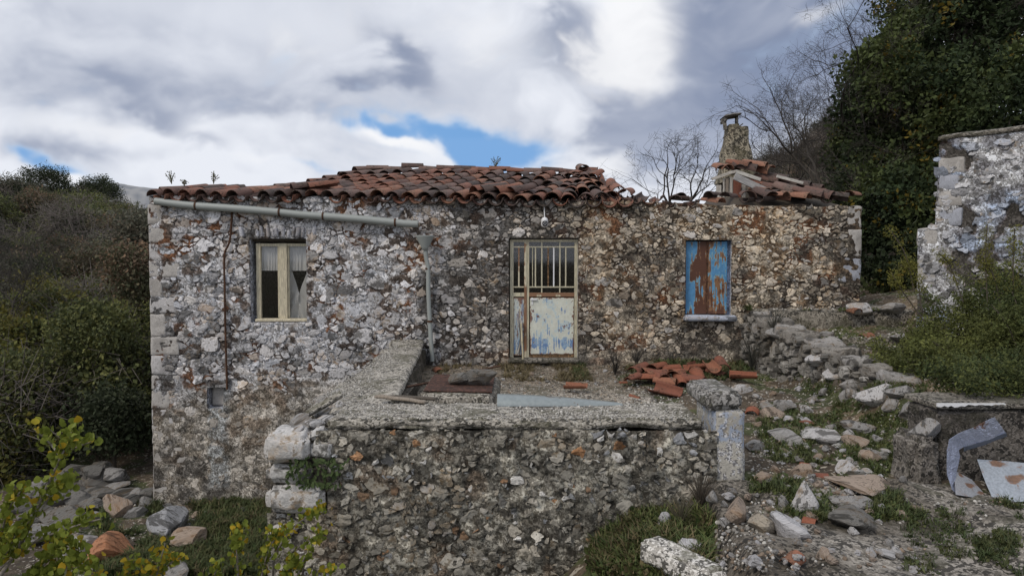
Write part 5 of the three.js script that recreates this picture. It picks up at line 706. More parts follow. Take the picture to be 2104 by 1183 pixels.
// ------------------------------------------------------------------ stones lying about
{
  const rk = (name, px, py, w, h, mat, label, cat = 'stone', group, seed) => { const p = onGround(px, py), k = Math.hypot(CAM.z - p.z, p.x) / CAM.f, g = rockGeo(seed ?? (px * 7 + py), w > 30 ? 3 : 2, 9, 1, 1, 0.9); g.rotateY(px); const bb = (g.computeBoundingBox(), g.boundingBox); g.scale(w * k / (bb.max.x - bb.min.x), h * k * 1.15 / (bb.max.y - bb.min.y), w * k / (bb.max.x - bb.min.x)); const o = solo(name, g, mat, label, cat, group); o.position.set(p.x, p.y + h * k * 0.25, p.z); return o; };
  const lim = std([0.48, 0.48, 0.50], { map: T_stone, flatShading: true, bumpMap: B_rough, bumpScale: 0.008 });
  for (const a of [
    ['limestone_boulder', 1656, 1046, 66, 56, M.rockPale, 'largest pale limestone boulder in the middle of the rubble path'],
    ['limestone_boulder', 1620, 1100, 66, 52, lim, 'sharp pale wedge-shaped stone lying flat on the path edge below the largest boulder'],
    ['limestone_boulder', 1516, 1070, 50, 50, M.rockWarm, 'warm pinkish knobbly boulder at the foot of the gate post'],
    ['limestone_boulder', 1566, 1088, 62, 44, std([0.36, 0.32, 0.26], { map: T_stone, flatShading: true }), 'flat brownish stone plate beside the pinkish boulder'],
    ['limestone_boulder', 1610, 1040, 20, 28, M.rock, 'small upright grey stone just left of the largest boulder'],
    ['limestone_boulder', 1366, 1092, 34, 40, lim, 'grey block stone leaning on the foot of the parapet in the grass'],
    ['limestone_boulder', 1414, 1138, 58, 40, lim, 'triangular grey stone in the grass left of the concrete path'],
    ['limestone_boulder', 1464, 1048, 24, 24, M.rock, 'small grey stone near the bottom of the gate post'],
    ['limestone_boulder', 1680, 906, 72, 32, M.rockPale, 'long white stone lying in the upper middle of the rubble path'],
    ['limestone_boulder', 1740, 976, 48, 36, M.rockPale, 'white block stone with a red tile shard at its left'],
    ['limestone_boulder', 1614, 906, 52, 26, M.rock, 'bluish grey stone to the left of the long white stone'],
    ['limestone_boulder', 1614, 840, 40, 24, M.rock, 'grey stone on the weeds below the retaining wall'],
    ['limestone_boulder', 1584, 856, 46, 22, M.rockWarm, 'brownish stone beside the gate post cap'],
    ['limestone_boulder', 1658, 850, 24, 20, M.rockPale, 'small pinkish white stone above the long white stone'],
    ['limestone_boulder', 1757, 886, 56, 30, M.rock, 'rough grey stone right of the long white stone'],
    ['limestone_boulder', 1760, 916, 50, 20, M.rockWarm, 'flat brown slab stone right in the rubble below the steps'],
    ['limestone_boulder', 1790, 945, 46, 22, M.rockWarm, 'flat brown slab stone nearest the low wall'],
    ['limestone_boulder', 1650, 978, 40, 34, M.rockWarm, 'brown pitted stone above the largest boulder'],
    ['limestone_boulder', 1575, 990, 40, 26, M.rockWarm, 'low brown stone right of the gate post shaft'],
    ['limestone_boulder', 1524, 806, 42, 22, M.rockPale, 'pale stone resting behind the gate post cap'],
    ['limestone_boulder', 1550, 924, 34, 20, M.rock, 'grey stone touching the right side of the gate post'],
    ['limestone_boulder', 1745, 1080, 84, 34, M.rockDark, 'dark flat stone slab lying across the concrete path'],
    ['limestone_boulder', 1750, 1040, 80, 24, M.rock, 'long low grey stone on the upper edge of the concrete path'],
    ['limestone_boulder', 1770, 996, 110, 14, M.rockWarm, 'broad flat earth-coloured slab right of the tile shard'],
    ['limestone_boulder', 395, 1118, 66, 40, M.rockWarm, 'pale brown boulder in the grass below the left wall'],
    ['limestone_boulder', 335, 1095, 70, 54, std([0.32, 0.33, 0.35], { map: T_stone, flatShading: true, bumpMap: B_rough, bumpScale: 0.01 }), 'smooth blue grey boulder at the left house corner'],
    ['limestone_boulder', 216, 1145, 84, 50, M.rockRust, 'rust orange lichened boulder in front of the stone heap'],
    ['limestone_boulder', 160, 1140, 70, 46, M.rock, 'grey boulder left of the rust orange boulder'],
    ['limestone_boulder', 364, 1185, 52, 36, M.rock, 'grey stone at the bottom edge among the yellow leaves'],
    ['limestone_boulder', 240, 1056, 56, 44, M.rockWarm, 'tan broken stone between the stone heap and the house corner'],
  ]) rk(...a);
  // tumbled dry stone heap on the left, each stone
  const hp = thing('stone_heap', 'tumbled dry stone wall of dark flat stones left of the house', 'stone heap'), R = rng(77);
  for (const [px, py, w, h, z] of [[160, 965, 70, 22, -1.2], [130, 985, 60, 26, -1], [185, 970, 50, 30, -1], [198, 992, 62, 44, -0.9], [140, 1010, 80, 24, -0.7], [230, 1005, 70, 20, -0.7], [215, 1018, 80, 18, -0.5], [250, 1018, 60, 18, -0.5], [160, 1030, 70, 34, -0.4], [100, 1005, 60, 30, -0.8], [110, 1035, 80, 34, -0.4], [190, 1045, 60, 30, -0.2], [75, 1025, 50, 30, -0.6], [265, 1035, 46, 24, -0.2], [285, 1020, 40, 22, -0.2], [300, 1040, 40, 26, 0.0], [130, 1065, 80, 40, 0.1], [70, 1065, 70, 40, 0.1], [180, 1080, 60, 34, 0.3], [275, 1060, 44, 26, 0.2], [305, 1012, 30, 20, -0.1], [235, 980, 60, 26, -1.0], [40, 1045, 60, 40, -0.3], [210, 960, 44, 22, -1.3], [120, 1100, 90, 46, 0.6], [60, 1110, 90, 44, 0.7]]) { let p = P(px, py, z); if (p.y < H(p.x, p.z) + 0.08) p = onGround(px, py).add(new THREE.Vector3(0, 0.04, 0)); const k = px2m(p.z), g = rockGeo(px * 3 + py, 3, 10, 1, 1, 1); g.scale(w * k * 1.25, h * k * 1.35, w * k * 1.0); g.rotateZ((R() - 0.5) * 0.5); part(hp, 'stone', g.translate(p.x, p.y, p.z), [M.rockDark, M.rockH ??= std([0.27, 0.265, 0.26], { map: T_stone, flatShading: true, bumpMap: B_rough, bumpScale: 0.012 }), px > 240 ? M.rockWarm : M.rockDark][R() * 3 | 0]); }
  rebase(hp, -7.5, -2.7, -0.4);
  // white speckled kerb stone at the bottom
  const p = onGround(1395, 1165), g = roughBox(0.24, 0.2, 0.75, 0.025, 151, 0.03, 0.04); g.rotateY(0.55); solo('kerb_stone', g.translate(p.x, p.y + 0.06, p.z + 0.1), std([1, 1, 1], { map: T_conc, bumpMap: B_rough, bumpScale: 0.015 }), 'long white speckled kerb stone at the bottom left of the concrete path', 'kerb stone');
  // small loose stones and tile shards of the rubble path
  let n = 0; while (n < 210) { const px = 1470 + 420 * R(), py = 800 + 380 * R() ** 1.1; if (px < 1545 && py < 1010) continue; if (px > 1860 && py < 1030) continue; if (py < 870 && px > 1700) continue; n++; const w = 9 + 16 * R() * R() + (R() < 0.15 ? 10 : 0); rk('loose_stone', px, py, w, w * (0.5 + 0.35 * R()), [M.rock, M.rockPale, lim, M.rockWarm][R() * 4 | 0], 'small loose limestone lying in the weeds and on the concrete of the rubble path', 'stone', 'small loose stones of the rubble path', 800 + n % 24); }
  for (n = 0; n < 55; n++) { const px = 900 + 540 * R(), py = 752 + 40 * R(), w = 6 + 10 * R() * R(); rk('terrace_stone', px, py, w, w * 0.6, [M.rock, M.rockWarm, M.rockPale][R() * 3 | 0], 'small stone lying at the wall foot on the terrace floor', 'stone', 'small stones at the wall foot on the terrace', 900 + n % 12); }
  for (n = 0; n < 40; n++) { const px = 320 + 230 * R(), py = 1040 + 120 * R(), w = 8 + 12 * R(); rk('yard_stone', px, py, w, w * 0.6, [M.rock, M.rockWarm][R() * 2 | 0], 'small stone half sunk in the grass below the left wall', 'stone', 'small stones in the grass below the left wall', 950 + n % 12); }
  { // gravel and chips of stone and lime, nobody could count them
    const it = [], R = rng(333), chip = rockGeo(777, 1, 6, 1, 0.6, 0.9), add = (px, py, s, pal) => { const p = onGround(px, py); it.push([p.x, p.y + s * 0.12, p.z, s, mul3(pal, 0.5 + 0.8 * R()), true]); }, pale = [0.62, 0.61, 0.58], grey = [0.34, 0.33, 0.31], tan = [0.32, 0.25, 0.19];
    const pick = () => R() < 0.4 ? pale : R() < 0.6 ? grey : tan;
    for (let i = 0; i < 5200; i++) { const px = 1470 + 600 * R(), py = 770 + 410 * R(); if (px < 1545 && py < 1010) continue; if (fb(px * 0.012, py * 0.02, 6, 3) < 0.42 || (px > 1590 && py > 1040 && R() < 0.92)) continue; add(px, py, 0.015 + 0.04 * R() * R(), pick()); }
    for (let i = 0; i < 2600; i++) { const py = 748 + 84 * R(); add(900 + 560 * R(), py, 0.015 + 0.035 * R() * R(), py < 790 && R() < 0.7 ? (R() < 0.5 ? tan : mul3(tan, 0.6)) : pick()); }
    for (let i = 0; i < 700; i++) add(1580 + 300 * R(), 640 + 160 * R(), 0.02 + 0.05 * R() * R(), pick());
    for (let i = 0; i < 900; i++) add(60 + 500 * R(), 1030 + 150 * R(), 0.02 + 0.05 * R() * R(), pick());
    for (let i = 0; i < 2400; i++) { const x = -1.66 + 3.3 * R(), z = 5.28 + 0.72 * R(); it.push([x, 0.237, z, 0.012 + 0.03 * R() * R(), mul3(R() < 0.7 ? pale : grey, 0.6 + 0.6 * R()), true]); }
    for (let i = 0; i < 2400; i++) { const z = 0.1 + 5.1 * R(), x = lerp(-2.0 - 0.02 * z, lerp(-1.56, -1.2, z / 5.2), R()); it.push([x, 0.245 - 0.01 * z + 0.05 * sm(0.9, 0, z), z, 0.012 + 0.03 * R() * R(), mul3(R() < 0.7 ? pale : grey, 0.6 + 0.6 * R()), true]); }
    const o = new THREE.InstancedMesh(chip, std([1, 1, 1], { map: T_pale, flatShading: true }), it.length), d = new THREE.Object3D(), c = new THREE.Color(); shade(o); o.name = 'gravel';
    it.forEach(([x, y, z, s, col], i) => { d.position.set(x, y, z); d.rotation.set((R() - 0.5) * 0.6, R() * 6.28, (R() - 0.5) * 0.6); d.scale.set(s * (0.7 + 0.7 * R()), s, s); d.updateMatrix(); o.setMatrixAt(i, d.matrix); o.setColorAt(i, c.setRGB(...col)); });
    o.userData = { kind: 'stuff', label: 'gravel and small chips of stone on path, terrace and coping', category: 'gravel' }; scene.add(o);
  }
  const shardG = [0, 1, 2].map((i) => { const g = tileGeo(0.16 + 0.04 * i, 0.1, 0.1, 0.016, 70 + i); return g; });
  for (const [px, py, l] of [[1702, 980, 'red tile shard between stones left of the white block stone'], [1790, 690, 'red tile shard on the upper mossy step'], [1745, 668, 'red tile shard by the house end of the upper step'], [1545, 852, 'red shard touching the right side of the gate post cap'], [1650, 1070, 'orange tile shard between the largest boulder and the wedge stone'], [1660, 872, 'orange tile shard above the long white stone'], [1605, 900, 'small red tile shard on the weeds left of the bluish stone'], [905, 765, 'red brick piece at the foot of the downpipe'], [1450, 1172, 'red tile shard beside the white kerb stone'], [1665, 960, 'orange shard above the brown pitted stone'], [1640, 1140, 'orange tile shard at the bottom edge of the path']]) { const p = onGround(px, py), m = shade(new THREE.Mesh(shardG[px % 3], clayBright[px % 3])); m.name = numbered('tile_shard'); scene.add(m); tag(m, l, 'tile shard'); m.rotation.set(0.3 * R(), R() * 6, 0.4 * (R() - 0.5)); m.scale.setScalar(p.z > 5 ? 0.6 : 0.9); m.position.set(p.x, p.y - 0.02, p.z); }
}

// ------------------------------------------------------------------ plants
function spray(n, L, W, reach, seed, along = false) {   // small folded leaves on short stalks
  const R = rng(seed), pos = [], idx = [], m = new THREE.Matrix4(), q = new THREE.Quaternion(), v = new THREE.Vector3();
  for (let i = 0; i < n; i++) {
    const k = 0.7 + 0.6 * R(), l = L * k, w = W * k; q.setFromEuler(new THREE.Euler((R() - 0.5) * 2.4, R() * 6.283, (R() - 0.5) * 1.6));
    const t = (R() - 0.5) * 2, o = along ? new THREE.Vector3((R() - 0.5) * reach * 0.25, t * reach, (R() - 0.5) * reach * 0.25) : new THREE.Vector3(R() - 0.5, R() - 0.5, R() - 0.5).normalize().multiplyScalar(reach * Math.cbrt(R()));
    const b = pos.length / 3; for (const [x, y, z] of [[0, 0, 0], [-w / 2, l * 0.5, w * 0.16], [0, l, 0], [w / 2, l * 0.5, w * 0.16], [0, l * 0.5, -0.0]]) { v.set(x, y, z).applyQuaternion(q).add(o); pos.push(v.x, v.y, v.z); }
    idx.push(b, b + 4, b + 1, b + 1, b + 4, b + 2, b, b + 3, b + 4, b + 3, b + 2, b + 4);
  }
  return geo(pos, idx);
}
function twigs(n, L, r, seed) { const R = rng(seed), g = []; for (let i = 0; i < n; i++) { const a = new THREE.Vector3((R() - 0.5) * L * 0.7, (R() - 0.5) * L * 0.7, (R() - 0.5) * L * 0.7), d = new THREE.Vector3(R() - 0.5, R() * 0.9 - 0.2, R() - 0.5).normalize(), b = a.clone().addScaledVector(d, L * (0.4 + 0.5 * R())), c = new THREE.CylinderGeometry(r * 0.4, r, a.distanceTo(b), 3, 1, true); c.applyQuaternion(new THREE.Quaternion().setFromUnitVectors(Y3, d)); g.push(c.translate((a.x + b.x) / 2, (a.y + b.y) / 2, (a.z + b.z) / 2)); } return mergeGeometries(g); }
const SP = { oak: spray(26, 0.10, 0.064, 0.25, 1), oak2: spray(26, 0.075, 0.045, 0.24, 2), fine: spray(30, 0.062, 0.03, 0.2, 3), shrub: spray(26, 0.085, 0.055, 0.3, 4), twig: twigs(16, 0.62, 0.008, 5), twig2: twigs(12, 0.4, 0.006, 6), twig3: twigs(9, 0.5, 0.0055, 8) };
function scatter(parent, name, g, mat, items) { // items: [x, y, z, scale, colour]
  const m = new THREE.InstancedMesh(g, mat, items.length), o = new THREE.Object3D(), R = rng(items.length + 5), c = new THREE.Color(); shade(m); m.name = name; o.rotation.order = 'YXZ';
  items.forEach(([x, y, z, s, col, upright], i) => { o.position.set(x, y, z); o.rotation.set(upright ? (R() - 0.5) * 0.5 : R() * 6.28, R() * 6.28, upright ? (R() - 0.5) * 0.5 : R() * 6.28); o.scale.setScalar(s); o.updateMatrix(); m.setMatrixAt(i, o.matrix); m.setColorAt(i, c.setRGB(...col)); });
  (parent ?? scene).add(m); return m;
}
// branching: returns thick and thin limb pieces and the tips
function grow(R, base, dir, len, rad, levels, o = {}) {
  const thick = [], thin = [], tips = [];
  const go = (p, d, L, r, lv) => {
    const pts = [p.clone()], n = 4; let q = p.clone(), dd = d.clone(); for (let i = 0; i < n; i++) { dd.add(new THREE.Vector3(R() - 0.5, R() - 0.5 + (o.up ?? 0.1), R() - 0.5).multiplyScalar(o.crook ?? 0.5)).normalize(); q = q.clone().addScaledVector(dd, L / n); pts.push(q); }
    const r1 = r * 0.62, g = new THREE.TubeGeometry(new THREE.CatmullRomCurve3(pts), lv > 1 ? 6 : 4, 1, lv > 2 ? 7 : lv > 0 ? 5 : 3, false), a = g.attributes.position, nn = g.attributes.normal, sides = (lv > 2 ? 7 : lv > 0 ? 5 : 3) + 1; for (let i = 0; i < a.count; i++) { const t = Math.floor(i / sides) / (lv > 1 ? 6 : 4), rr = lerp(r, r1, t); a.setXYZ(i, a.getX(i) + nn.getX(i) * (rr - 1), a.getY(i) + nn.getY(i) * (rr - 1), a.getZ(i) + nn.getZ(i) * (rr - 1)); }
    (lv >= levels - 1 ? thick : thin).push(g);
    if (lv === 0) { tips.push(q); return; }
    if (lv <= 1) tips.push(pts[2]);
    const k = (o.kids ?? 3) + (R() < 0.4 ? 1 : 0); for (let i = 0; i < k; i++) { const at = i === 0 ? 1 : 0.35 + 0.65 * R(), c = pts[0].clone().lerp(q, at); const idx = Math.min(n, Math.round(at * n)); c.copy(pts[idx]); const nd = dd.clone().add(new THREE.Vector3(R() - 0.5, (R() - 0.5) * 0.8, R() - 0.5).multiplyScalar(o.spread ?? 1.7)).normalize(); go(c, nd, L * (0.6 + 0.25 * R()), r1 * (0.65 + 0.3 * R()), lv - 1); }
  };
  go(base, dir.clone().normalize(), len, rad, levels); return { thick, thin, tips };
}
function bareTree(name, label, base, h, seed, o = {}) {
  const R = rng(seed), t = thing(name, label, 'tree', o.group), s = grow(R, base, new THREE.Vector3(o.lean ?? 0.1, 1, 0), h * 0.34, h * (o.fat ?? 0.022), o.levels ?? 5, { kids: 2, spread: 1.55, crook: 0.7, up: 0.06, ...o });
  part(t, 'trunk', mergeGeometries(s.thick), o.mat ?? M.barkDark); scatter(t, 'twigs', SP.twig3, std([0.055, 0.048, 0.042], { roughness: 1 }), s.tips.filter((_, i) => i % (o.skip ?? 4) === 0).map((q) => [q.x, q.y, q.z, 0.45 + 0.4 * R(), [1, 1, 1]])).userData.kind = 'stuff';
  part(t, 'branches', mergeGeometries(s.thin), o.mat ?? M.barkDark).userData.kind = 'stuff'; rebase(t, base.x, base.y, base.z); return s;
}
// evergreen trees on the slope at the right
function evergreen(label, lobes, base, seed, tone) {
  const R = rng(seed), t = thing('evergreen_tree', label, 'tree'), items = [], wood = [];
  const top = new THREE.Vector3(); for (const l of lobes) top.add(l[0]); top.divideScalar(lobes.length);
  wood.push(tube([base, base.clone().lerp(top, 0.4).add(new THREE.Vector3(0.2, 0, 0.1)), base.clone().lerp(top, 0.85)], 0.16, 10, 8));
  for (const [c, r, dens] of lobes) {
    wood.push(tube([base.clone().lerp(top, 0.5), base.clone().lerp(c, 0.75).add(new THREE.Vector3(R() - 0.5, R() - 0.5, 0).multiplyScalar(0.4)), c], 0.06, 8, 6));
    const n = Math.round(150 * r * r * (dens ?? 1) + 40);
    for (let i = 0; i < n; i++) {
      const d = new THREE.Vector3(R() - 0.5, R() - 0.5, R() - 0.5).normalize(); const lump = 0.62 + 0.62 * fb(d.x * 2.2 + seed, d.y * 2.2 + c.x, d.z * 2.2, 3); const q = c.clone().addScaledVector(d, r * lump * (0.55 + 0.45 * Math.sqrt(R()))); const g = fb(q.x * 1.2, q.y * 1.2, q.z * 1.2, 3); if (fb(q.x * 0.9 + 30, q.y * 0.9, q.z * 0.9, 3) < 0.40) continue;
      const k = 0.65 + 0.75 * R(); let col = mul3(mix3([0.036, 0.056, 0.024], [0.085, 0.108, 0.036], sm(0.35, 0.65, g)), k * (tone ?? 1)); if (R() < 0.035) col = [0.16, 0.12, 0.02]; items.push([q.x, q.y, q.z, 0.8 + 0.6 * R(), col]);
    }
  }
  part(t, 'trunk', mergeGeometries(wood), M.barkDark);
  scatter(t, 'crown', SP.oak, M.leaf, items).userData.kind = 'stuff'; rebase(t, base.x, base.y, base.z);
}
const at = (px, py, D) => P(px, py, CAM.z - D), ground = (px, D) => { const p = P(px, 500, CAM.z - D); p.y = H(p.x, p.z) - 0.1; return p; };
const lob = (px, py, rp, D, d) => [at(px, py, D), rp * D / CAM.f, d];
evergreen('large dark evergreen tree with the highest crown above the ruined wall', [lob(1985, 60, 140, 17), lob(2090, 90, 150, 17), lob(1900, 150, 110, 16.5), lob(2010, 190, 130, 16), lob(2120, 220, 140, 16), lob(1860, 90, 70, 17.5), lob(1930, -40, 130, 18), lob(2080, -60, 160, 18), lob(1820, 200, 70, 17), lob(1790, 165, 60, 17.5), lob(1830, 140, 60, 17.5)], ground(2000, 17), 11);
evergreen('dark evergreen tree left of the tall one, filling the gap between house and ruined wall', [lob(1840, 290, 95, 18), lob(1900, 330, 110, 16.5), lob(1800, 360, 85, 18), lob(1860, 420, 100, 16), lob(1770, 300, 60, 19), lob(1775, 235, 60, 18.5), lob(1745, 310, 46, 19.5), lob(1960, 290, 90, 16), lob(1800, 440, 70, 16.5), lob(1900, 470, 80, 15.5)], ground(1850, 17), 12, 0.9);
evergreen('low dark ivy clad bush in the gap right of the house corner', [lob(1815, 520, 60, 15), lob(1870, 530, 60, 14.5), lob(1830, 450, 60, 16), lob(1790, 480, 40, 16.5), lob(1850, 585, 45, 14.3)], ground(1840, 15), 13, 0.55);
evergreen('brighter green bush at the left edge of the evergreens behind the chimney roof', [lob(1780, 320, 45, 20), lob(1760, 350, 40, 20), lob(1800, 280, 40, 20.5)], ground(1780, 20.2), 14, 1.5);
bareTree('bare_tree', 'small rounded bare tree standing alone left of the chimney', ground(1420, 19), 5.6, 3, { levels: 5, kids: 3, lean: 0.02, fat: 0.016, spread: 1.9 });
bareTree('bare_tree', 'bare tree with dense crooked twigs right behind the chimney', ground(1605, 22), 4.9, 5, { levels: 6, kids: 3, lean: 0.0, spread: 1.8, fat: 0.016 });
bareTree('bare_tree', 'bare tree leaning out of the evergreens below the crest', ground(1735, 19), 6.2, 7, { levels: 5, kids: 3, lean: -0.12, fat: 0.015 });
bareTree('bare_tree', 'tallest bare tree reaching up left of the highest evergreen', ground(1850, 18.5), 9.8, 9, { levels: 6, kids: 3, lean: -0.12, fat: 0.014 });
bareTree('bare_tree', 'bare tree between the chimney tree and the evergreens', ground(1670, 24), 5.6, 10, { levels: 6, kids: 3, lean: 0.0, fat: 0.014 });
// mixed brown and dark scrub on the slope behind the chimney, one mass
function thicket(name, list, seed, label, dens = 1) {
  const R = rng(seed), leaf = [], tw = [];
  for (const [c, r, pal, kind] of list) {
    const n = Math.round((kind === 'twig' ? 60 : 115) * r * r * dens) + 8;
    for (let i = 0; i < n; i++) {
      const d = new THREE.Vector3(R() - 0.5, R() - 0.42, R() - 0.5).normalize(), q = c.clone().addScaledVector(d, r * (0.55 + 0.55 * fb(d.x * 2 + c.x, d.y * 2, d.z * 2 + c.z, 3) * 1.1) * (0.6 + 0.4 * R())), k = 0.6 + 0.8 * R(), col = mul3(pal[R() * pal.length | 0], k);
      if (kind === 'twig' ? R() < 0.65 : R() < 0.05) tw.push([q.x, q.y, q.z, 0.9 + 0.9 * R(), kind === 'twig' ? mul3([0.16, 0.14, 0.125], k) : mul3([0.13, 0.115, 0.095], k)]); else leaf.push([q.x, q.y, q.z, 0.7 + 0.7 * R(), col]);
    }
  }
  const a = scatter(null, name, SP.shrub, M.leaf, leaf); a.name = name; a.userData = { kind: 'stuff', label, category: 'scrub' };
  const b = scatter(null, name + '_twigs', SP.twig, std([1, 1, 1], { roughness: 1 }), tw); b.userData = { kind: 'stuff', label: label.replace('scrub', 'bare twigs of the scrub'), category: 'twigs' };
}
const PAL = { olive: [[0.115, 0.13, 0.05], [0.165, 0.17, 0.06], [0.085, 0.10, 0.045]], brown: [[0.19, 0.14, 0.10], [0.15, 0.13, 0.08], [0.12, 0.12, 0.075], [0.21, 0.14, 0.09], [0.085, 0.09, 0.05]], grey: [[0.17, 0.165, 0.125], [0.13, 0.135, 0.10], [0.16, 0.14, 0.105]], dark: [[0.036, 0.048, 0.024], [0.046, 0.056, 0.03]], yellow: [[0.19, 0.17, 0.04], [0.13, 0.135, 0.04]] };
{
  const R = rng(61), list = [];
  for (let i = 0; i < 120; i++) { const px = 1545 + 260 * R(), D = 17 + 20 * R(), p = ground(px, D); p.y += 0.3 + 0.7 * R() * sm(1560, 1680, px); list.push([p, 0.7 + 0.6 * R(), R() < 0.55 ? PAL.brown : R() < 0.5 ? PAL.dark : PAL.grey, R() < 0.45 ? 'twig' : 'leaf']); }
  for (let i = 0; i < 45; i++) { const px = 1760 + 480 * R(), D = 15 + 14 * R(), p = ground(px, D); p.y += 0.5 + 1.2 * R(); list.push([p, 0.8 + 0.5 * R(), PAL.dark, 'leaf']); }
  thicket('hillside_scrub', list, 62, 'dark brown and green scrub covering the slope behind the chimney');
}
{
  const R = rng(71), list = [];
  // the slope left of the house: bands of colour from the foot up to the ridge
  for (let i = 0; i < 330; i++) {
    const px = -180 + 560 * R(), D = 13.5 + 40 * R() ** 1.5, p = ground(px, D); const r = 0.6 + 0.6 * R() + 0.012 * D; p.y += r * 0.5 + (D < 22 ? 0.8 * R() : 0);
    const py = 540 - (p.y - CAM.y) / D * CAM.f; const k = fb(p.x * 0.25, p.z * 0.25, 3, 3);
    if (px > 330 - 14 && D < 16) continue; if (py + r * CAM.f / D > 930 && px > 20) continue;
    const pal = py < 430 ? (R() < 0.7 ? PAL.dark : PAL.grey) : py < 640 ? (px > 180 ? (R() < 0.4 ? PAL.brown : R() < 0.5 ? PAL.olive : PAL.grey) : R() < 0.55 ? PAL.olive : R() < 0.4 ? PAL.brown : R() < 0.5 ? PAL.dark : PAL.grey) : R() < 0.62 ? PAL.olive : R() < 0.5 ? PAL.dark : PAL.yellow;
    list.push([p, r, pal, R() < (py < 640 && py > 420 ? 0.11 : 0.03) ? 'twig' : 'leaf']);
  }
  thicket('valley_scrub', list, 72, 'dense olive and brown scrub covering the slope left of the house', 0.85);
}
{ // bushes that stand out on the left
  const bush = (label, px, py, rp, D, pal, seed, twig) => { const R = rng(seed), c = at(px, py, D), r = rp * D / CAM.f, b = new THREE.Vector3(c.x, H(c.x, c.z) - 0.1, c.z), t = thing('wild_bush', label, 'bush'), it = []; const n = Math.round(200 * r * r + 60); for (let i = 0; i < n; i++) { const d = new THREE.Vector3(R() - 0.5, R() - 0.5, R() - 0.5).normalize(), q = c.clone().addScaledVector(d, r * (0.5 + 0.7 * fb(d.x * 2.4 + seed, d.y * 2.4, d.z * 2.4, 3)) * Math.sqrt(0.3 + 0.7 * R())); it.push([q.x, q.y, q.z, 0.7 + 0.5 * R(), mul3(pal[R() * pal.length | 0], 0.7 + 0.7 * R())]); } const s = grow(rng(seed + 1), b, new THREE.Vector3(0, 1, 0), clamp((c.y - b.y) * 0.6, 0.4, 1.1), 0.05, 3, { kids: 3 }); part(t, 'stems', mergeGeometries([...s.thick, ...s.thin]), M.bark); scatter(t, 'foliage', SP.shrub, M.leaf, it).userData.kind = 'stuff'; rebase(t, b.x, b.y, b.z); };
  bush('rounded dark bush forming the left crest of the valley slope', 95, 385, 55, 45, PAL.dark, 21); bush('dark bush on the crest just right of the rounded one', 200, 410, 60, 48, PAL.dark, 22); bush('broad olive green bush in the middle of the left slope', 190, 690, 95, 15.5, PAL.olive, 23); bush('reddish brown dry bush beside the left house corner', 275, 560, 70, 17, PAL.brown, 24); bush('olive bush at the left edge low on the slope', 40, 800, 100, 14.5, PAL.olive, 25); bush('dark green bush behind the stone heap', 230, 860, 80, 14, PAL.dark, 26); bush('grey leaved bush at the house corner high on the slope', 290, 470, 48, 18, PAL.grey, 27);
  bareTree('bare_tree', 'dark bare tree at the left edge rising above the crest', ground(20, 19), 5.4, 31, { levels: 6, lean: -0.1, kids: 3, fat: 0.014 });
  bareTree('bare_tree', 'pale forked dead tree standing in the middle of the left slope', ground(195, 21), 3.6, 33, { levels: 3, skip: 4, mat: M.barkPale, fat: 0.014 });
}
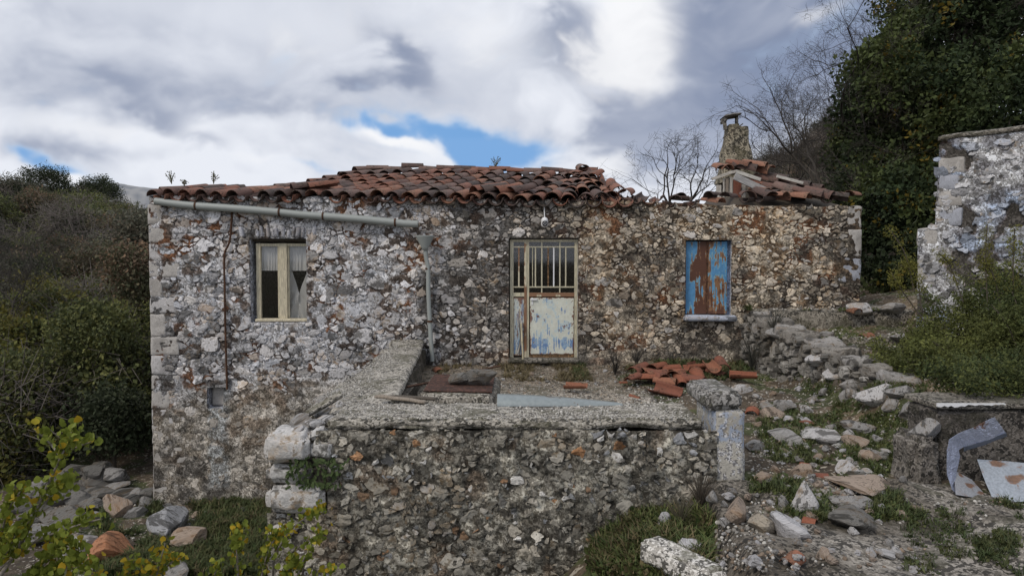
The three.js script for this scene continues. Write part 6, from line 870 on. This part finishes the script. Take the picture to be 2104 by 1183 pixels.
// shrubs with yellow green leaves close to the viewer, every larger leaf its own
{
  const lg = (() => { const g = spray(1, 1, 0.85, 0, 9), p = []; const n = 5, pos = [], idx = []; for (let i = 0; i <= n; i++) { const t = i / n, w = 0.5 * Math.pow(Math.sin(Math.PI * Math.pow(t, 0.8)), 0.55) + (i && i < n ? 0.02 : 0), b = 0.22 * t * t; pos.push(-w, t, w * 0.35 - b, 0, t, -b, w, t, w * 0.35 - b); } for (let i = 0; i < n; i++) { const a = i * 3; idx.push(a, a + 1, a + 3, a + 1, a + 4, a + 3, a + 1, a + 2, a + 4, a + 2, a + 5, a + 4); } return geo(pos, idx); })();
  const mats = [[0.36, 0.30, 0.03], [0.26, 0.265, 0.035], [0.17, 0.205, 0.03], [0.42, 0.29, 0.022], [0.12, 0.155, 0.028]].map(leafMat);
  const shrub = (label, D, stems, leaves, size, seed, yellow) => {
    const R = rng(seed), z = CAM.z - D, t = thing('yellow_shrub', label, 'shrub'), wood = []; const curves = []; const k = D / CAM.f;
    for (const s of stems) { const pts = s.p.map(([x, y], i) => P(x, y, z + (s.dz ?? 0) + 0.12 * Math.sin(i * 1.7 + seed))); const c = new THREE.CatmullRomCurve3(pts); curves.push([c, s.w ?? 1, s.from ?? 0.15]); const g = new THREE.TubeGeometry(c, 14, 1, 6), a = g.attributes.position, n = g.attributes.normal; for (let i = 0; i < a.count; i++) { const rr = (s.r ?? 4) * k * lerp(1, 0.35, Math.floor(i / 7) / 14); a.setXYZ(i, a.getX(i) + n.getX(i) * (rr - 1), a.getY(i) + n.getY(i) * (rr - 1), a.getZ(i) + n.getZ(i) * (rr - 1)); } part(t, 'stem', g, M.barkPale); }
    const root = curves[0][0].getPoint(0), tot = curves.reduce((a, c) => a + c[1], 0); const rest = [];
    for (let i = 0; i < leaves; i++) {
      let pick = R() * tot, j = 0; while (pick > curves[j][1] && j < curves.length - 1) { pick -= curves[j][1]; j++; } const [c, , from] = curves[j], u = lerp(from, 1.0, Math.pow(R(), 0.8)), q = c.getPoint(u); const off = size * k * (0.5 + 2.6 * R() * R()); q.add(new THREE.Vector3(R() - 0.5, R() - 0.4, R() - 0.5).normalize().multiplyScalar(off));
      const m = new THREE.Mesh(lg, mats[yellow > R() ? (R() < 0.6 ? 0 : 3) : 1 + (R() * 2 | 0) + (R() < 0.3 ? 1 : 0) + (R() < 0.2 ? 1 : 0) - 0] ?? mats[4]); m.rotation.set(-0.5 + (R() - 0.5) * 2.2, R() * 6.28, (R() - 0.5) * 1.5); m.scale.setScalar(size * k * (0.6 + 0.7 * R())); m.position.copy(q);
      if (i < 290) { shade(m); m.name = 'leaf'; t.add(m); } else { m.updateMatrix(); rest.push(lg.clone().applyMatrix4(m.matrix)); }
    }
    if (rest.length) part(t, 'foliage', mergeGeometries(rest), mats[2]).userData.kind = 'stuff';
    rebase(t, root.x, root.y, root.z);
  };
  shrub('tall yellow leaved shrub with a pale slanting stem at the bottom left', 5.0, [{ p: [[-20, 1210], [40, 1120], [90, 1010], [128, 930], [150, 878]], r: 5, w: 1.6, from: 0.3 }, { p: [[-40, 1200], [60, 1120], [140, 1085], [210, 1065]], r: 4, w: 1.4 }, { p: [[122, 935], [95, 905], [64, 880]], r: 3, w: 0.25 }, { p: [[120, 940], [150, 922], [186, 908]], r: 3, w: 0.4 }, { p: [[-60, 1240], [0, 1100], [14, 1050], [40, 1010]], r: 4, w: 1.8 }, { p: [[20, 1220], [90, 1160], [120, 1120], [160, 1130]], r: 3, w: 1.8 }, { p: [[-60, 1180], [10, 1120], [60, 1070]], r: 3, w: 1.6 }, { p: [[80, 1050], [110, 1010], [150, 1000]], r: 3, w: 0.7 }, { p: [[90, 1230], [130, 1170], [150, 1150], [190, 1170]], r: 3, w: 1.4 }, { p: [[-80, 1260], [-20, 1180], [10, 1140], [30, 1100]], r: 3, w: 2.2 }, { p: [[30, 1260], [60, 1200], [110, 1180]], r: 3, w: 2 }], 1500, 13, 91, 0.36);
  shrub('small yellow green shrub at the bottom edge left of the middle yellow shrub', 5.4, [{ p: [[320, 1230], [322, 1180], [332, 1140], [338, 1116]], r: 3 }, { p: [[322, 1185], [345, 1160], [370, 1146]], r: 2.5 }, { p: [[300, 1220], [300, 1180], [292, 1160]], r: 2.5 }, { p: [[250, 1230], [262, 1180], [275, 1152]], r: 2.5 }, { p: [[210, 1230], [190, 1180], [160, 1165]], r: 2.5 }], 260, 11, 92, 0.25);
  shrub('yellow green shrub growing in front of the parapet corner', 5.6, [{ p: [[490, 1240], [488, 1170], [486, 1120], [494, 1086]], r: 3.5, w: 1.5 }, { p: [[560, 1230], [566, 1140], [600, 1085], [640, 1058], [668, 1050]], r: 3, w: 1.3, from: 0.2 }, { p: [[530, 1240], [540, 1170], [556, 1120], [580, 1090]], r: 3, w: 1.6 }, { p: [[620, 1240], [612, 1180], [640, 1120], [660, 1100]], r: 3, w: 1.2 }, { p: [[570, 1125], [555, 1100], [552, 1092]], r: 3, w: 0.3 }, { p: [[575, 1240], [590, 1180], [600, 1150]], r: 3, w: 1.6 }, { p: [[430, 1240], [436, 1190], [450, 1160]], r: 2.5, w: 0.7 }, { p: [[640, 1240], [655, 1190], [690, 1165]], r: 2.5, w: 0.7 }], 760, 10.5, 93, 0.3);
}
// big thorny bush on the right, long arching sprays of fine leaves
{
  const R = rng(101), t = thing('green_bush', 'wide green bush with arching sprays of fine leaves in front of the ruined wall', 'bush'), it = [], wood = [];
  const root = new THREE.Vector3(6.0, H(6.0, 4.2), 4.4);
  for (let i = 0; i < 260; i++) {
    const b = new THREE.Vector3(5.25 + 2.7 * R(), 0, 2.2 + 3.0 * R()); b.y = H(b.x, b.z); const far = sm(4.2, 7.4, b.x), hgt = lerp(0.45, 1.25, sm(5.3, 6.5, b.x)) * (0.55 + 0.6 * R());
    const d = new THREE.Vector3((R() - 0.62) * 1.5, 0, (R() - 0.35) * 1.3), p1 = b.clone().addScaledVector(d, 0.3).add(new THREE.Vector3(0, hgt * 0.8, 0)), p2 = b.clone().addScaledVector(d, 0.62).add(new THREE.Vector3(0, hgt * (0.95 + 0.15 * R()), 0)); const c = new THREE.QuadraticBezierCurve3(b, p1, p2); if (i % 2) wood.push(new THREE.TubeGeometry(c, 6, 0.007, 4));
    for (let k = 0; k < 16; k++) { const u = 0.2 + 0.8 * (k + R()) / 16, q = c.getPoint(u), g = fb(q.x * 1.5, q.y * 1.5, q.z * 1.5, 3), e = u > 0.8; it.push([q.x + (R() - 0.5) * 0.14, q.y + (R() - 0.5) * 0.14, q.z + (R() - 0.5) * 0.14, 0.45 + 0.4 * R(), mul3(mix3([0.045, 0.068, 0.028], [0.15, 0.165, 0.05], clamp(sm(0.35, 0.7, g) * 0.8 + (e ? 0.3 : 0))), 0.65 + 0.7 * R())]); }
  }
  for (let i = 0; i < 90; i++) { const b = new THREE.Vector3(4.25 + 2.6 * R(), 0.36, 5.0 + 0.75 * R()), c = new THREE.QuadraticBezierCurve3(b, b.clone().add(new THREE.Vector3((R() - 0.5) * 0.3, 0.22, 0.05)), b.clone().add(new THREE.Vector3((R() - 0.5) * 0.5, 0.12 + 0.16 * R(), 0.1 * R()))); b.z = Math.min(b.z, 5.6); for (let k = 0; k < 7; k++) { const q = c.getPoint(R()); it.push([q.x, q.y, q.z, 0.4 + 0.3 * R(), mul3(mix3([0.045, 0.068, 0.028], [0.13, 0.145, 0.045], R()), 0.65 + 0.6 * R())]); } }
  // lone sprays standing out at the left and top
  for (const s of [[[1880, 600], [1860, 520], [1828, 470]], [[1895, 640], [1880, 560], [1850, 545]], [[1900, 660], [1850, 590], [1832, 560]], [[2085, 640], [2083, 540], [2086, 470]], [[2030, 620], [2026, 520], [2030, 460]], [[1980, 620], [1950, 540], [1930, 520]], [[2060, 640], [2040, 560], [2010, 520]]]) { const c = new THREE.CatmullRomCurve3(s.map(([x, y]) => P(x, y, 3.6))); wood.push(new THREE.TubeGeometry(c, 8, 0.008, 4)); for (let k = 0; k < 20; k++) { const q = c.getPoint(0.2 + 0.8 * R()); it.push([q.x + (R() - 0.5) * 0.07, q.y + (R() - 0.5) * 0.07, q.z, 0.3 + 0.2 * R(), mul3([0.17, 0.165, 0.04], 0.7 + 0.6 * R())]); } }
  part(t, 'stems', mergeGeometries(wood), M.bark); scatter(t, 'foliage', SP.fine, M.leaf, it).userData.kind = 'stuff'; rebase(t, root.x, root.y, root.z);
}
// grass and low weeds
{
  const gb = (() => { const R = rng(7), pos = [], idx = []; for (let i = 0; i < 14; i++) { const a = R() * 6.28, l = 0.06 + 0.08 * R(), w = 0.004 + 0.003 * R(), x = (R() - 0.5) * 0.08, z = (R() - 0.5) * 0.08, cx = Math.cos(a), cz = Math.sin(a), b = pos.length / 3; pos.push(x - cz * w, 0, z + cx * w, x + cz * w, 0, z - cx * w, x + cx * l * 0.35 - cz * w * 0.6, l * 0.7, z + cz * l * 0.35 + cx * w * 0.6, x + cx * l * 0.35 + cz * w * 0.6, l * 0.7, z + cz * l * 0.35 - cx * w * 0.6, x + cx * l * 0.9, l * 0.95, z + cz * l * 0.9); idx.push(b, b + 1, b + 2, b + 1, b + 3, b + 2, b + 2, b + 3, b + 4); } return geo(pos, idx); })();
  const R = rng(111), weeds = [], grass = [], rus = [];
  const put = (px, py, list, s, col) => { const p = onGround(px, py); list.push([p.x, p.y - 0.01, p.z, s, col, true]); };
  const green = () => mul3(mix3([0.05, 0.085, 0.02], [0.11, 0.12, 0.035], R()), 0.7 + 0.6 * R()), dry = () => mul3([0.15, 0.12, 0.06], 0.6 + 0.7 * R());
  const clump = (px, py) => fb(px * 0.016, py * 0.03, 4, 3);
  for (let i = 0; i < 5200; i++) { const px = 1480 + 420 * R(), py = 770 + 300 * R(); if (px < 1545 && py < 1010) continue; if (clump(px, py) < 0.47) continue; put(px, py, R() < 0.5 ? grass : weeds, 0.4 + 0.45 * R(), mul3(green(), 0.8)); }
  for (let i = 0; i < 1500; i++) { const px = 1215 + 245 * R(), py = 1060 + 125 * R(); put(px, py, R() < 0.6 ? grass : weeds, 0.6 + 0.8 * R(), R() < 0.7 ? green() : dry()); }
  for (let i = 0; i < 1700; i++) { const px = 1860 + 240 * R(), py = 1010 + 170 * R(); if (clump(px, py) < 0.42 || (px < 2010 && R() < 0.75)) continue; put(px, py, R() < 0.4 ? grass : weeds, 0.35 + 0.4 * R(), mul3(green(), 0.6)); }
  for (let i = 0; i < 5200; i++) { const px = 200 + 370 * R(), py = 1030 + 155 * R(); if (clump(px, py) < 0.38) continue; put(px, py, R() < 0.7 ? grass : weeds, 0.7 + 0.8 * R(), R() < 0.85 ? mul3(green(), 0.75) : dry()); }
  for (let i = 0; i < 1500; i++) { const px = 1180 + 370 * R(), py = 742 + 40 * R(); if (clump(px, py) < 0.45) continue; put(px, py, R() < 0.6 ? grass : weeds, 0.5 + 0.6 * R(), R() < 0.7 ? mul3(green(), 0.7) : dry()); }
  for (let i = 0; i < 1800; i++) { const px = 900 + 400 * R(), py = 744 + 40 * R(); if (clump(px, py) < 0.44) continue; put(px, py, grass, 0.4 + 0.4 * R(), dry()); }
  for (let i = 0; i < 500; i++) { const px = 1640 + 200 * R(), py = 650 + 60 * R(); if (clump(px, py) < 0.5) continue; put(px, py, weeds, 0.3 + 0.3 * R(), green()); }
  const st = (m, label, cat) => { m.userData = { kind: 'stuff', label, category: cat }; };
  st(scatter(null, 'grass', gb, M.solidLeaf, grass), 'short grass between the stones of the path, yard and terrace', 'grass');
  st(scatter(null, 'weeds', spray(12, 0.05, 0.035, 0.07, 12), M.solidLeaf, weeds), 'low green weeds between the stones of the path, yard and terrace', 'weeds');
  // dry tufts at the wall foot
  const tuft = (px, py, h, label, seed, col) => { const p = onGround(px, py), r = rng(seed), k = (CAM.z - p.z) / CAM.f, g = []; for (let i = 0; i < 60; i++) { const a = r() * 6.28, l = h * k * (0.5 + 0.6 * r()), s = 0.1 + 0.6 * r(); g.push(tube([p, p.clone().add(new THREE.Vector3(Math.cos(a) * l * s * 0.4, l * 0.6, Math.sin(a) * l * s * 0.4)), p.clone().add(new THREE.Vector3(Math.cos(a) * l * s, l, Math.sin(a) * l * s))], 0.003, 3, 3)); } const o = solo('dry_tuft', mergeGeometries(g), std(col), label, 'plant'); };
  tuft(1264, 772, 46, 'dark dry weed tuft at the wall foot right of the door', 1, [0.045, 0.04, 0.035]); tuft(1308, 752, 34, 'smaller dark weed tuft further right of the door', 2, [0.05, 0.045, 0.04]); tuft(1160, 748, 34, 'dry grass tuft on the door sill', 3, [0.13, 0.11, 0.08]); tuft(1545, 760, 60, 'dark withered weed at the corner of the steps and the house', 4, [0.05, 0.05, 0.04]); tuft(1440, 1050, 76, 'brown withered weed bunch at the parapet end below the gate post', 5, [0.075, 0.06, 0.045]); tuft(1590, 750, 46, 'grey weed against the retaining wall', 6, [0.06, 0.062, 0.05]); tuft(1400, 1090, 60, 'dry grass bunch hanging at the foot of the parapet', 7, [0.09, 0.08, 0.05]);
}
// rag and stick at the door
{
  const z = -0.04, pos = [], uv = [], idx = [], nx = 10, ny = 24; for (let j = 0; j <= ny; j++) for (let i = 0; i <= nx; i++) { const t = j / ny, u = i / nx, a = P(1060 + 8 * Math.sin(t * 3), 652 + t * 72, z), b = P(1074 - 5 * t, 660 + t * 64, z); pos.push(lerp(a.x, b.x, u), lerp(a.y, b.y, u), z + 0.03 * Math.sin(u * 9 + t * 4) + 0.03 * (1 - t)); uv.push(u, t); } for (let j = 0; j < ny; j++) for (let i = 0; i < nx; i++) { const a = j * (nx + 1) + i; idx.push(a, a + nx + 1, a + 1, a + 1, a + nx + 1, a + nx + 2); }
  solo('torn_rag', geo(pos, idx, uv), std([0.46, 0.44, 0.42], { side: THREE.DoubleSide, roughness: 0.9 }), 'pale torn rag hanging on the narrow left leaf of the door', 'rag');
  solo('leaning_stick', bar(P(1071, 664, z + 0.06), P(1075, 738, z + 0.12), 0.026, 0.026), M.cream, 'cream painted stick leaning upright against the narrow door leaf', 'stick');
}
renderer.render(scene, camera);
